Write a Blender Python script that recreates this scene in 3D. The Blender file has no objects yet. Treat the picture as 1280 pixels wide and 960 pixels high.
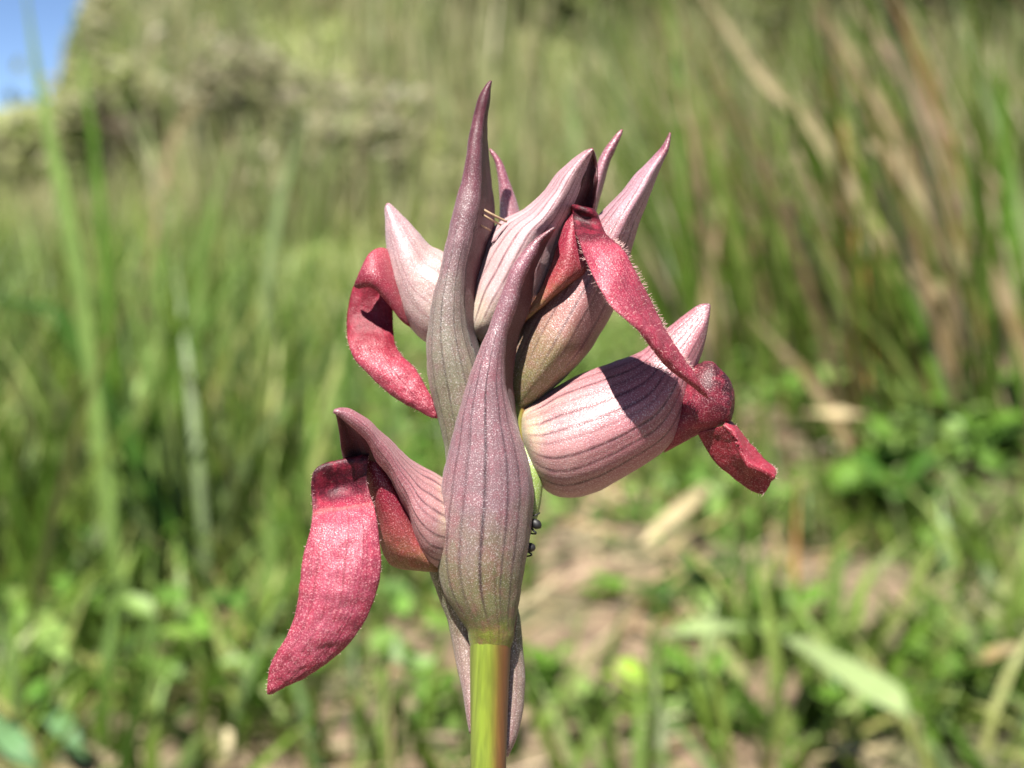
import bpy, bmesh, math, random
import numpy as np
from mathutils import Vector, Matrix, noise as mnoise

random.seed(7)
rng = np.random.default_rng(11)
R = math.radians
scene = bpy.context.scene
COL = scene.collection

# ------------------------------------------------------------------ camera
CAM_POS = np.array((0.0, -0.11, 0.20))
PITCH = 8.0                       # degrees below the horizon
FOCUS = 0.110
FPX = 640 / math.tan(R(20.0))     # focal length in photo pixels
cam_data = bpy.data.cameras.new("camera")
cam = bpy.data.objects.new("camera", cam_data)
COL.objects.link(cam)
cam.location = CAM_POS
cam.rotation_euler = (R(90 - PITCH), 0, 0)
cam_data.sensor_width = 36
cam_data.angle = R(40)
cam_data.clip_start = 0.005
cam_data.clip_end = 900
cam_data.dof.use_dof = True
cam_data.dof.focus_distance = FOCUS - 0.002
cam_data.dof.aperture_fstop = 29.0
scene.camera = cam

# ------------------------------------------------------------------ light
SUN_EL, SUN_AZ = 60.0, 18.0       # the sun stands behind the camera, a little to its left
world = bpy.data.worlds.new("World")
scene.world = world
world.use_nodes = True
wn = world.node_tree
bg = wn.nodes["Background"]
sky = wn.nodes.new("ShaderNodeTexSky")
sky.sky_type = 'NISHITA'
sky.sun_disc = False
sky.sun_elevation = R(SUN_EL)
sky.sun_rotation = R(180 + SUN_AZ)
sky.ozone_density = 2.5
sky.air_density = 0.75
sky.dust_density = 0.0
sky.altitude = 5000
wn.links.new(sky.outputs[0], bg.inputs[0])
bg.inputs[1].default_value = 0.05
sun_data = bpy.data.lights.new("sun", 'SUN')
sun_data.energy = 4.8
sun_data.angle = R(0.5)
sun_data.color = (1.0, 0.955, 0.88)
sun = bpy.data.objects.new("sun", sun_data)
COL.objects.link(sun)
SUN_TRAVEL = Vector((math.sin(R(SUN_AZ)) * math.cos(R(SUN_EL)), math.cos(R(SUN_AZ)) * math.cos(R(SUN_EL)), -math.sin(R(SUN_EL))))
sun.rotation_euler = SUN_TRAVEL.to_track_quat('-Z', 'Y').to_euler()
scene.view_settings.view_transform = 'Standard'
scene.view_settings.look = 'None'
scene.view_settings.exposure = 1.7
scene.view_settings.gamma = 1.0
scene.render.engine = 'CYCLES'
scene.cycles.use_denoising = True
scene.cycles.max_bounces = 8
scene.cycles.transmission_bounces = 4

# ------------------------------------------------------------------ helpers
_cp, _sp = math.cos(R(PITCH)), math.sin(R(PITCH))
AX_R = np.array((1.0, 0, 0))
AX_U = np.array((0, _sp, _cp))
AX_F = np.array((0, _cp, -_sp))


def W(px, py, depth_m):
    """A point of the place seen at a pixel of the 1280x960 photograph, depth_m metres ahead of the lens."""
    return CAM_POS + depth_m * (AX_F + AX_R * ((px - 640) / FPX) + AX_U * ((480 - py) / FPX))


def FP(px, py, d_mm):
    return W(px, py, FOCUS + d_mm / 1000.0)


def on_ground(px, py, z=0.0):
    d = AX_F + AX_R * ((px - 640) / FPX) + AX_U * ((480 - py) / FPX)
    t = (z - CAM_POS[2]) / d[2]
    return CAM_POS + t * d


def at_range(px, py, y):
    d = AX_F + AX_R * ((px - 640) / FPX) + AX_U * ((480 - py) / FPX)
    return CAM_POS + d * ((y - CAM_POS[1]) / d[1])


def tag(o, label=None, cat=None, group=None, kind=None):
    if label: o['label'] = label
    if cat: o['category'] = cat
    if group: o['group'] = group
    if kind: o['kind'] = kind
    return o


def empty(name, loc):
    o = bpy.data.objects.new(name, None)
    o.empty_display_size = 0.01
    o.location = loc
    COL.objects.link(o)
    return o


def origin_of(o):
    p = np.zeros(3)
    while o is not None:
        p = p + np.array(o.location)
        o = o.parent
    return p


def put(name, verts, faces, mats, parent=None, uvs=None, mat_idx=None, smooth=True, cols=None, origin=None):
    """Link ONE mesh object built from world coordinates."""
    verts = np.asarray(verts, dtype=float)
    org = origin_of(parent) if parent is not None else (np.array(origin, dtype=float) if origin is not None else np.zeros(3))
    me = bpy.data.meshes.new(name)
    me.from_pydata((verts - org).tolist(), [], faces if isinstance(faces, list) else faces.tolist())
    for m in (mats if isinstance(mats, (list, tuple)) else [mats]):
        me.materials.append(m)
    if uvs is not None:
        uvl = me.uv_layers.new(name="UVMap")
        li = np.empty(len(me.loops), dtype=np.int32)
        me.loops.foreach_get("vertex_index", li)
        uvl.data.foreach_set("uv", np.asarray(uvs, dtype=np.float32)[li].ravel())
    if cols is not None:
        ca = me.color_attributes.new("col", 'FLOAT_COLOR', 'POINT')
        c4 = np.ones((len(verts), 4), dtype=np.float32)
        c4[:, :3] = cols
        ca.data.foreach_set("color", c4.ravel())
    if mat_idx is not None:
        me.polygons.foreach_set("material_index", np.asarray(mat_idx, dtype=np.int32))
    if smooth:
        me.polygons.foreach_set("use_smooth", np.ones(len(me.polygons), dtype=bool))
    me.update()
    o = bpy.data.objects.new(name, me)
    COL.objects.link(o)
    if parent is not None:
        o.parent = parent
    elif origin is not None:
        o.location = org
    return o


def catmull(P, n):
    """Resample the first axis of P to n points along a Catmull-Rom spline."""
    P = np.asarray(P, dtype=float)
    m = len(P)
    t = np.linspace(0, m - 1, n)
    i = np.clip(np.floor(t).astype(int), 0, m - 2)
    f = (t - i).reshape((-1,) + (1,) * (P.ndim - 1))
    p0 = P[np.maximum(i - 1, 0)]; p1 = P[i]; p2 = P[i + 1]; p3 = P[np.minimum(i + 2, m - 1)]
    return 0.5 * (2 * p1 + (p2 - p0) * f + (2 * p0 - 5 * p1 + 4 * p2 - p3) * f ** 2 + (3 * p1 - p0 - 3 * p2 + p3) * f ** 3)


def shell(G, t=0.0003, taper=True, away=None):
    """Thin closed solid from a grid of points G (nv, nu, 3). Returns verts, faces, uvs, material index (0 outside, 1 inside)."""
    nv, nu, _ = G.shape
    du = np.gradient(G, axis=1); dv = np.gradient(G, axis=0)
    N = np.cross(du, dv)
    ln = np.linalg.norm(N, axis=2, keepdims=True)
    N = N / np.maximum(ln, 1e-12)
    # face the lens on average: outside is the side seen by the camera
    c = CAM_POS - G.reshape(-1, 3).mean(0)
    k = (ln[..., 0] > 1e-12)
    side = (N[k] @ c).sum() if away is None else (N * (G - away)).sum()
    if side < 0:
        N = -N
    u = np.linspace(0, 1, nu)[None, :, None]; v = np.linspace(0, 1, nv)[:, None, None]
    th = t
    if taper:
        th = t * (0.3 + 0.7 * np.clip(np.minimum(u, 1 - u) * 7, 0, 1)) * (0.3 + 0.7 * np.clip(np.minimum(v, 1 - v) * 12, 0, 1))
    A = G + N * th * 0.5; B = G - N * th * 0.5
    verts = np.concatenate([A.reshape(-1, 3), B.reshape(-1, 3)])
    uu, vv = np.meshgrid(np.linspace(0, 1, nu), np.linspace(0, 1, nv))
    uv1 = np.stack([uu.ravel(), vv.ravel()], 1)
    uvs = np.concatenate([uv1, uv1])
    n = nv * nu
    ids = np.arange(n).reshape(nv, nu)
    a, b, c_, d = ids[:-1, :-1].ravel(), ids[:-1, 1:].ravel(), ids[1:, 1:].ravel(), ids[1:, :-1].ravel()
    f1 = np.stack([a, b, c_, d], 1); f2 = np.stack([d, c_, b, a], 1) + n
    rim = np.concatenate([ids[0, :], ids[1:, -1], ids[-1, -2::-1], ids[-2:0:-1, 0]])
    r2 = np.roll(rim, -1)
    f3 = np.stack([r2, rim, rim + n, r2 + n], 1)
    faces = np.concatenate([f1, f2, f3])
    mi = np.concatenate([np.zeros(len(f1)), np.ones(len(f2)), np.zeros(len(f3))])
    return verts, faces, uvs, mi


def ruffle(G, amp_mm, scale, seed, calm=0.0):
    """Gentle waves of the tissue along the surface normal."""
    if amp_mm <= 0: return G
    N = np.cross(np.gradient(G, axis=1), np.gradient(G, axis=0))
    N /= np.maximum(np.linalg.norm(N, axis=2, keepdims=True), 1e-12)
    out = G.copy()
    nv, nu, _ = G.shape
    for i in range(nv):
        e = min(1.0, i / 4, (nv - 1 - i) / 4)
        if i < calm * nv: e *= 0.15
        for j in range(nu):
            p = Vector(G[i, j] * scale) + Vector((seed * 7.3, seed * 3.1, 0))
            out[i, j] += N[i, j] * (mnoise.fractal(p, 0.8, 2.1, 3) * amp_mm * 0.001 * e)
    return out


def sheet(name, rows, mats, parent, nu=17, nv=60, t=0.0003, amp=0.05, scale=700, seed=1, return_grid=False, split=None, calm=0.0):
    """rows: list of rows, each row a list of (px, py, depth mm) across the blade."""
    G = np.array([[FP(*p) for p in r] for r in rows])
    G = catmull(G, nv)
    G = catmull(np.swapaxes(G, 0, 1), nu).swapaxes(0, 1)
    G = ruffle(G, amp, scale, seed, calm)
    v, f, uv, mi = shell(G, t)
    if split is not None:
        mi = np.where(uv[f].mean(1)[:, 0] > split, 1, mi)
    o = put(name, v, f, mats, parent, uvs=uv, mat_idx=np.minimum(mi, len(mats) - 1))
    return (o, G) if return_grid else o


def lrow(L, Rr, d, bulge=0.6, dl=0.0, dr=0.0, n=5, skew=0.0):
    """A row from left pixel to right pixel, bulging towards the lens in the middle."""
    out = []
    for k in range(n):
        s = k / (n - 1)
        b = math.sin(math.pi * s) ** 0.8
        out.append((L[0] + (Rr[0] - L[0]) * s, L[1] + (Rr[1] - L[1]) * s, d + dl * (1 - s) + dr * s - bulge * b))
    return out


def hood(name, rows, mats, parent, a0=-150, a1=174, nu=49, nv=64, t=0.0003, keel=0.0, keel_at=70, amp=0.05, scale=600, seed=1, groove=0.0, ngroove=9, vee=0.0, vee0=0.35, kc=0.1, tilt=0.0):
    """rows: (A pixel, B pixel, axis depth mm, half depth mm): an open beaked tube; angle 0 lies at A, 90 nearest the lens, 180 at B."""
    rr = catmull(np.array([[a[0], a[1], b[0], b[1], d, h] for a, b, d, h in rows]), nv)
    th = np.linspace(R(a0), R(a1), nu)
    G = np.zeros((nv, nu, 3))
    kl = 1 + keel * np.exp(-((np.degrees(th) - keel_at) / 13.0) ** 2)
    gr = 1 + groove * np.cos(th * ngroove)
    axis_pts = np.array([[FP((q[0] + q[2]) / 2, (q[1] + q[3]) / 2, q[4])] for q in rr])
    for i, (ax, ay, bx, by, d, h) in enumerate(rr):
        cx, cy = (ax + bx) / 2, (ay + by) / 2
        hx, hy = (ax - bx) / 2, (ay - by) / 2
        for j in range(nu):
            c, s = math.cos(th[j]), math.sin(th[j])
            # radial swell keeps the outline where it was seen: only the near/far bulge changes
            k = kl[j] * gr[j]
            q = vee * min(1.0, max(0.0, (i / (nv - 1) - vee0 + 0.25) / 0.5))
            tri = (1 - abs(c - kc) / (1 + kc if c < kc else 1 - kc)) * (1 if s >= 0 else -1)
            G[i, j] = FP(cx + hx * c, cy + hy * c, d - max(h, 0.05) * (s * k * (1 - q) + tri * q * 1.1) + tilt * h * max(c, 0.0))
    G = ruffle(G, amp, scale, seed)
    v, f, uv, mi = shell(G, t, away=axis_pts)
    return put(name, v, f, mats, parent, uvs=uv, mat_idx=np.minimum(mi, len(mats) - 1))


def tube_mesh(pts, radii, seg=12, up=None):
    pts = np.asarray(pts, dtype=float)
    T = np.gradient(pts, axis=0)
    T /= np.maximum(np.linalg.norm(T, axis=1, keepdims=True), 1e-12)
    ref = np.array((0.0, 1.0, 0.0)) if up is None else np.array(up)
    V, F, U = [], [], []
    for i, (p, t_) in enumerate(zip(pts, T)):
        a = np.cross(t_, ref)
        if np.linalg.norm(a) < 1e-6: a = np.cross(t_, (1, 0, 0))
        a /= np.linalg.norm(a); b = np.cross(a, t_)
        for k in range(seg):
            an = 2 * math.pi * k / seg
            V.append(p + radii[i] * (a * math.cos(an) + b * math.sin(an)))
            U.append(((1 - (a * math.cos(an) + b * math.sin(an))[0]) / 2, i / (len(pts) - 1)))
    for i in range(len(pts) - 1):
        for k in range(seg):
            k2 = (k + 1) % seg
            F.append((i * seg + k, i * seg + k2, (i + 1) * seg + k2, (i + 1) * seg + k))
    F.append(tuple(range(seg - 1, -1, -1)))
    F.append(tuple((len(pts) - 1) * seg + k for k in range(seg)))
    return V, F, U


def join(parts):
    V, F = [], []
    for v, f in parts:
        n = len(V)
        V += [tuple(p) for p in v]
        F += [tuple(i + n for i in q) for q in f]
    return V, F


# ------------------------------------------------------------------ materials
def new_mat(name):
    m = bpy.data.materials.new(name)
    m.use_nodes = True
    nt = m.node_tree
    nt.nodes.clear()
    return m, nt


def node(nt, kind, **kw):
    n = nt.nodes.new(kind)
    for k, v in kw.items():
        setattr(n, k, v)
    return n


def ramp(nt, stops, interp='LINEAR'):
    n = node(nt, 'ShaderNodeValToRGB')
    cr = n.color_ramp
    cr.interpolation = interp
    while len(cr.elements) > 1: cr.elements.remove(cr.elements[-1])
    cr.elements[0].position = stops[0][0]
    cr.elements[0].color = (*stops[0][1], 1) if len(stops[0][1]) == 3 else stops[0][1]
    for p, c in stops[1:]:
        e = cr.elements.new(p)
        e.color = (*c, 1) if len(c) == 3 else c
    return n


def math_n(nt, op, a, b=None, c=None, clamp=False):
    n = node(nt, 'ShaderNodeMath', operation=op, use_clamp=clamp)
    for i, x in enumerate((a, b, c)):
        if x is None: continue
        if isinstance(x, (int, float)): n.inputs[i].default_value = x
        else: nt.links.new(x, n.inputs[i])
    return n.outputs[0]


def mix_c(nt, fac, a, b, blend='MIX'):
    n = node(nt, 'ShaderNodeMix', data_type='RGBA', blend_type=blend)
    for sock, x in ((n.inputs['Factor'], fac), (n.inputs[6], a), (n.inputs[7], b)):
        if isinstance(x, (int, float)): sock.default_value = x
        elif isinstance(x, tuple): sock.default_value = (*x, 1) if len(x) == 3 else x
        else: nt.links.new(x, sock)
    return n.outputs[2]


def noise_n(nt, vec, scale, detail=2, rough=0.5, dist=0.0):
    n = node(nt, 'ShaderNodeTexNoise')
    n.inputs['Scale'].default_value = scale
    n.inputs['Detail'].default_value = detail
    n.inputs['Roughness'].default_value = rough
    n.inputs['Distortion'].default_value = dist
    nt.links.new(vec, n.inputs['Vector'])
    return n.outputs['Fac']


def petal_mat(name, along, across=None, vein_pos=(), vein_w=0.012, vein_col=(0.09, 0.015, 0.03), vein_amt=0.8, vein_range=(0.0, 0.05, 0.95, 1.0),
              blotch=(0.3, 0.08, 0.12), blotch_amt=0.35, speck=(0.85, 0.72, 0.7), speck_amt=0.35, grain=9000, bump=0.000028, rough=0.52, trans=0.16, sss=0.25, vein_wob=0.03, spec=0.35, edge=None, speck_range=None, vnoise_amt=0.22, gloss=0.08, gloss_rough=0.5, dark=0.82, sheen=0.08):
    m, nt = new_mat(name)
    L = nt.links.new
    tc = node(nt, 'ShaderNodeTexCoord')
    obj = tc.outputs['Object']
    sep = node(nt, 'ShaderNodeSeparateXYZ')
    L(tc.outputs['UV'], sep.inputs[0])
    u, v = sep.outputs[0], sep.outputs[1]
    low = noise_n(nt, obj, 350, 3, 0.6)
    v2 = math_n(nt, 'ADD', v, math_n(nt, 'MULTIPLY', math_n(nt, 'SUBTRACT', low, 0.5), vnoise_amt))
    along = [(p, tuple(x * dark for x in c)) for p, c in along]
    r = ramp(nt, along); L(v2, r.inputs[0])
    col = r.outputs[0]
    if across:
        r2 = ramp(nt, across); L(u, r2.inputs[0])
        col = mix_c(nt, 1.0, col, r2.outputs[0], 'MULTIPLY')
    bl = noise_n(nt, obj, 900, 4, 0.65, 0.4)
    blr = ramp(nt, [(0.45, (0, 0, 0)), (0.68, (1, 1, 1))]); L(bl, blr.inputs[0])
    col = mix_c(nt, math_n(nt, 'MULTIPLY', blr.outputs[0], blotch_amt), col, blotch)
    height = None
    if vein_pos:
        map_ = node(nt, 'ShaderNodeMapping'); map_.inputs['Scale'].default_value = (1.0, 2.2, 1.0)
        L(tc.outputs['UV'], map_.inputs[0])
        wob = noise_n(nt, map_.outputs[0], 1.7, 1.5, 0.45)
        u2 = math_n(nt, 'ADD', u, math_n(nt, 'MULTIPLY', math_n(nt, 'SUBTRACT', wob, 0.5), vein_wob))
        stops = []
        last = -1
        for p in vein_pos:
            p, a = p if isinstance(p, tuple) else (p, 1.0)
            for q, c in ((p - vein_w, 0.0), (p, a), (p + vein_w, 0.0)):
                if q > last + 0.0005:
                    stops.append((q, (c, c, c))); last = q
        vr = ramp(nt, [s for s in stops if 0 <= s[0] <= 1][:32]); L(u2, vr.inputs[0])
        fr = ramp(nt, [(vein_range[0], (0, 0, 0)), (vein_range[1], (1, 1, 1)), (vein_range[2], (1, 1, 1)), (vein_range[3], (0, 0, 0))]); L(v, fr.inputs[0])
        brk = noise_n(nt, obj, 1500, 3, 0.6)
        brr = ramp(nt, [(0.3, (0.62, 0.62, 0.62)), (0.55, (1, 1, 1))]); L(brk, brr.inputs[0])
        stm = node(nt, 'ShaderNodeMapping'); stm.inputs['Scale'].default_value = (34.0, 2.5, 1.0)
        L(tc.outputs['UV'], stm.inputs[0])
        stn = noise_n(nt, stm.outputs[0], 1.0, 4, 0.65, 0.6)
        str_ = ramp(nt, [(0.3, (0.74, 0.66, 0.68)), (0.5, (1, 1, 1)), (0.72, (1.14, 1.14, 1.14))]); L(stn, str_.inputs[0])
        col = mix_c(nt, 1.0, col, str_.outputs[0], 'MULTIPLY')
        wv = noise_n(nt, map_.outputs[0], 5.0, 2, 0.5)
        wvr = ramp(nt, [(0.3, (0.8,) * 3), (0.6, (1, 1, 1))]); L(wv, wvr.inputs[0])
        vm = math_n(nt, 'MULTIPLY', wvr.outputs[0], math_n(nt, 'MULTIPLY', math_n(nt, 'MULTIPLY', vr.outputs[0], fr.outputs[0]), math_n(nt, 'MULTIPLY', brr.outputs[0], vein_amt)))
        height = vm
    if edge:
        er = ramp(nt, [(0.0, (1, 1, 1)), (edge[1], (0, 0, 0)), (1 - edge[1], (0, 0, 0)), (1.0, (1, 1, 1))]); L(u, er.inputs[0])
        col = mix_c(nt, math_n(nt, 'MULTIPLY', er.outputs[0], 0.85), col, edge[0])
    g1 = noise_n(nt, obj, grain, 2, 0.6)
    vor = node(nt, 'ShaderNodeTexVoronoi', feature='F1'); vor.inputs['Scale'].default_value = grain * 0.9
    L(obj, vor.inputs['Vector'])
    sr = ramp(nt, [(0.54, (0, 0, 0)), (0.66, (1, 1, 1))]); L(g1, sr.inputs[0])
    sa = math_n(nt, 'MULTIPLY', sr.outputs[0], speck_amt)
    if speck_range:
        sg = ramp(nt, sorted([(speck_range[0], (0.12,) * 3), (speck_range[1], (1, 1, 1))])); L(v, sg.inputs[0])
        sa = math_n(nt, 'MULTIPLY', sa, sg.outputs[0])
    col = mix_c(nt, sa, col, speck)  # pale papilla tips that also paint sparkle into the colour
    dr_ = ramp(nt, [(0.3, (1, 1, 1)), (0.48, (0, 0, 0))]); L(g1, dr_.inputs[0])
    col = mix_c(nt, math_n(nt, 'MULTIPLY', dr_.outputs[0], speck_amt * 0.6), col, mix_c(nt, 0.65, col, (0.0, 0.0, 0.0)))
    if height is not None:
        col = mix_c(nt, height, col, vein_col)
    h = math_n(nt, 'SUBTRACT', math_n(nt, 'MULTIPLY', g1, 0.7), math_n(nt, 'MULTIPLY', vor.outputs['Distance'], 0.6))
    if height is not None:
        h = math_n(nt, 'SUBTRACT', h, math_n(nt, 'MULTIPLY', height, 1.0))
    bp = node(nt, 'ShaderNodeBump'); bp.inputs['Strength'].default_value = 1.0; bp.inputs['Distance'].default_value = bump
    L(h, bp.inputs['Height'])
    pb = node(nt, 'ShaderNodeBsdfPrincipled')
    L(col, pb.inputs['Base Color']); L(bp.outputs[0], pb.inputs['Normal'])
    pb.inputs['Roughness'].default_value = rough
    pb.inputs['Specular IOR Level'].default_value = spec
    pb.inputs['Subsurface Weight'].default_value = sss
    pb.inputs['Subsurface Radius'].default_value = (1.0, 0.45, 0.4)
    pb.inputs['Subsurface Scale'].default_value = 0.0006
    pb.inputs['Sheen Weight'].default_value = sheen
    tr = node(nt, 'ShaderNodeBsdfTranslucent'); L(col, tr.inputs['Color'])
    mx = node(nt, 'ShaderNodeMixShader'); mx.inputs[0].default_value = trans
    L(pb.outputs[0], mx.inputs[1]); L(tr.outputs[0], mx.inputs[2])
    # waxy papillae: a pale glint that comes and goes with the light
    gl = node(nt, 'ShaderNodeBsdfGlossy'); gl.inputs['Roughness'].default_value = gloss_rough; gl.inputs['Color'].default_value = (1, 0.97, 0.97, 1)
    L(bp.outputs[0], gl.inputs['Normal'])
    gfac = math_n(nt, 'MULTIPLY', math_n(nt, 'ADD', math_n(nt, 'MULTIPLY', sr.outputs[0], 1.9), 0.25), gloss)
    if speck_range:
        gfac = math_n(nt, 'MULTIPLY', gfac, sg.outputs[0])
    mx2 = node(nt, 'ShaderNodeMixShader'); L(gfac, mx2.inputs[0])
    L(mx.outputs[0], mx2.inputs[1]); L(gl.outputs[0], mx2.inputs[2])
    out = node(nt, 'ShaderNodeOutputMaterial'); L(mx2.outputs[0], out.inputs[0])
    return m


def leaf_mat(name, color=None, var=0.25, trans=0.3, rough=0.5, streak=True, scale=60, second=None):
    """Blade or leaf tissue; colour comes from the 'col' attribute when none is given."""
    m, nt = new_mat(name)
    L = nt.links.new
    tc = node(nt, 'ShaderNodeTexCoord')
    if color is None:
        at = node(nt, 'ShaderNodeAttribute', attribute_name='col')
        col = at.outputs['Color']
    else:
        rgb = node(nt, 'ShaderNodeRGB'); rgb.outputs[0].default_value = (*color, 1)
        col = rgb.outputs[0]
    n1 = noise_n(nt, tc.outputs['Object'], scale, 3, 0.6)
    rr = ramp(nt, [(0.3, (1 - var,) * 3), (0.7, (1 + var,) * 3)]); L(n1, rr.inputs[0])
    col = mix_c(nt, 1.0, col, rr.outputs[0], 'MULTIPLY')
    if second:
        n2 = noise_n(nt, tc.outputs['Object'], scale * 0.35, 2, 0.5)
        r2 = ramp(nt, [(0.48, (0, 0, 0)), (0.62, (1, 1, 1))]); L(n2, r2.inputs[0])
        col = mix_c(nt, r2.outputs[0], col, second)
    pb = node(nt, 'ShaderNodeBsdfPrincipled')
    L(col, pb.inputs['Base Color'])
    pb.inputs['Roughness'].default_value = rough
    pb.inputs['Specular IOR Level'].default_value = 0.22
    tr = node(nt, 'ShaderNodeBsdfTranslucent'); L(col, tr.inputs['Color'])
    mx = node(nt, 'ShaderNodeMixShader'); mx.inputs[0].default_value = trans
    L(pb.outputs[0], mx.inputs[1]); L(tr.outputs[0], mx.inputs[2])
    out = node(nt, 'ShaderNodeOutputMaterial'); L(mx.outputs[0], out.inputs[0])
    return m


def ground_mat():
    m, nt = new_mat("soil")
    L = nt.links.new
    tc = node(nt, 'ShaderNodeTexCoord')
    o = tc.outputs['Object']
    a = noise_n(nt, o, 9, 5, 0.6)
    b = noise_n(nt, o, 60, 4, 0.65)
    r1 = ramp(nt, [(0.34, (0.045, 0.03, 0.018)), (0.5, (0.14, 0.095, 0.058)), (0.66, (0.26, 0.185, 0.12))]); L(b, r1.inputs[0])
    r2 = ramp(nt, [(0.45, (0, 0, 0)), (0.6, (1, 1, 1))]); L(a, r2.inputs[0])
    c = mix_c(nt, math_n(nt, 'MULTIPLY', r2.outputs[0], 0.6), r1.outputs[0], (0.05, 0.075, 0.02))
    # far ground carries the low sward's own green
    sep = node(nt, 'ShaderNodeSeparateXYZ'); L(o, sep.inputs[0])
    far = node(nt, 'ShaderNodeMapRange'); far.inputs[1].default_value = 1.1; far.inputs[2].default_value = 2.0
    L(sep.outputs[1], far.inputs[0])
    sw = ramp(nt, [(0.35, (0.13, 0.16, 0.05)), (0.65, (0.22, 0.24, 0.09))]); L(b, sw.inputs[0])
    c = mix_c(nt, math_n(nt, 'MULTIPLY', far.outputs[0], 0.85), c, sw.outputs[0])
    bp = node(nt, 'ShaderNodeBump'); bp.inputs['Distance'].default_value = 0.006
    L(b, bp.inputs['Height'])
    pb = node(nt, 'ShaderNodeBsdfPrincipled'); pb.inputs['Roughness'].default_value = 0.95
    L(c, pb.inputs['Base Color']); L(bp.outputs[0], pb.inputs['Normal'])
    out = node(nt, 'ShaderNodeOutputMaterial'); L(pb.outputs[0], out.inputs[0])
    return m


# ------------------------------------------------------------------ ground
def ground_z(x, y):
    """Height of the ground: nearly flat meadow, a low bank some metres behind."""
    z = 0.006 * np.sin(x * 5.1 + 1) * np.sin(y * 4.3) + 0.004 * np.sin(x * 17 + y * 11)
    z = z * np.clip((np.hypot(x, y) - 0.05) / 0.3, 0, 1)
    k = np.clip((y - 4.9) / 5.5, 0, 1); k = k * (1.6 - 0.6 * k)
    side = 1 / (1 + np.exp(-(x + 0.308 * y) * 6.0))      # the bank fades out towards the left
    lump = 0.05 * np.sin(x * 2.3 + 0.7) * np.sin(y * 1.9 + x) + 0.03 * np.sin(x * 6.1 + y * 2)
    return z + k * (0.12 + 1.75 * side + lump)


def build_ground():
    ys = np.concatenate([np.linspace(-3, -0.3, 8), np.linspace(-0.2, 3, 65), np.linspace(3.2, 11, 60), np.array([12, 16, 25, 45, 90, 200, 400])])
    xs = np.concatenate([-np.array([400, 150, 60, 25, 12, 7]), np.linspace(-5, -1.6, 40), np.linspace(-1.5, 1.5, 61), np.linspace(1.6, 5, 24), np.array([7, 12, 25, 60, 150, 400])])
    X, Y = np.meshgrid(xs, ys)
    Z = ground_z(X, Y)
    V = np.stack([X, Y, Z], 2).reshape(-1, 3)
    ids = np.arange(V.shape[0]).reshape(X.shape)
    F = np.stack([ids[:-1, :-1].ravel(), ids[:-1, 1:].ravel(), ids[1:, 1:].ravel(), ids[1:, :-1].ravel()], 1)
    o = put("ground", V, F, ground_mat())
    tag(o, "bare brown soil under the meadow grass", None, None, "structure")


build_ground()

M_GRASS = leaf_mat("grass_tissue", None, 0.2, 0.35, 0.45, scale=40)
M_DRY = leaf_mat("dry_tissue", None, 0.25, 0.2, 0.7, scale=50)


def blades(base, height, width, az, lean, curl, color, seg=4, face=None):
    """Arrays of blades -> verts, faces, colours. az: direction of lean; curl: extra bending towards the tip."""
    n = len(base)
    if face is None: face = rng.uniform(0, math.pi, n)
    s = np.linspace(0, 1, seg + 1)
    ang = lean[:, None] + curl[:, None] * s[None, :]
    step = height[:, None] / seg
    hx = np.concatenate([np.zeros((n, 1)), np.cumsum(np.sin(ang[:, :-1]) * step, 1)], 1)
    hz = np.concatenate([np.zeros((n, 1)), np.cumsum(np.cos(ang[:, :-1]) * step, 1)], 1)
    C = np.stack([base[:, 0:1] + hx * np.cos(az)[:, None], base[:, 1:2] + hx * np.sin(az)[:, None], base[:, 2:3] + hz], 2)
    w = width[:, None] * 0.5 * np.clip((1 - s[None, :]) * 1.9, 0.04, 1.0)
    side = np.stack([np.cos(face), np.sin(face), np.zeros(n)], 1)[:, None, :]
    Lf = C - side * w[..., None]; Rt = C + side * w[..., None]
    V = np.stack([Lf, Rt], 2).reshape(n, -1, 3)            # per blade: L0 R0 L1 R1 ...
    k = np.arange(seg) * 2
    q = np.stack([k, k + 1, k + 3, k + 2], 1)
    F = (np.arange(n) * (seg + 1) * 2)[:, None, None] + q[None]
    tip_tone = (0.75 + 0.3 * s)[None, :, None]                # blade colour grows paler towards its tip
    cc = np.repeat((color[:, None, :] * tip_tone)[:, :, None, :], 2, 2).reshape(-1, 3)
    return V.reshape(-1, 3), F.reshape(-1, 4), cc


GREEN = np.array([(0.05, 0.095, 0.012), (0.08, 0.14, 0.018), (0.11, 0.18, 0.026), (0.15, 0.225, 0.04), (0.20, 0.28, 0.075), (0.13, 0.185, 0.065), (0.25, 0.27, 0.09)])
STRAW = np.array([(0.42, 0.33, 0.19), (0.36, 0.25, 0.14), (0.5, 0.42, 0.28), (0.3, 0.2, 0.1)])


def pick(pal, n, jit=0.2):
    c = pal[rng.integers(0, len(pal), n)]
    return np.clip(c * rng.uniform(1 - jit, 1 + jit, (n, 1)) * rng.uniform(0.92, 1.08, (n, 3)), 0, 1)


def scatter(n, y0, y1, half=0.62, pw=1.0):
    """Points on the ground inside a wedge wider than the view."""
    n = int(n * 1.4); half *= 1.4
    y = y0 + (y1 - y0) * rng.uniform(0, 1, n) ** pw
    x = rng.uniform(-1, 1, n) * (half * (y + 0.11) + 0.05)
    return x, y


def px_of(x, y):
    return 640 + FPX * x / (y + 0.11)


def vnoise(x, y, s, seed):
    return np.array([mnoise.noise(Vector((a * s + seed, b * s - seed, seed * 1.7))) for a, b in zip(x, y)])


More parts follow.
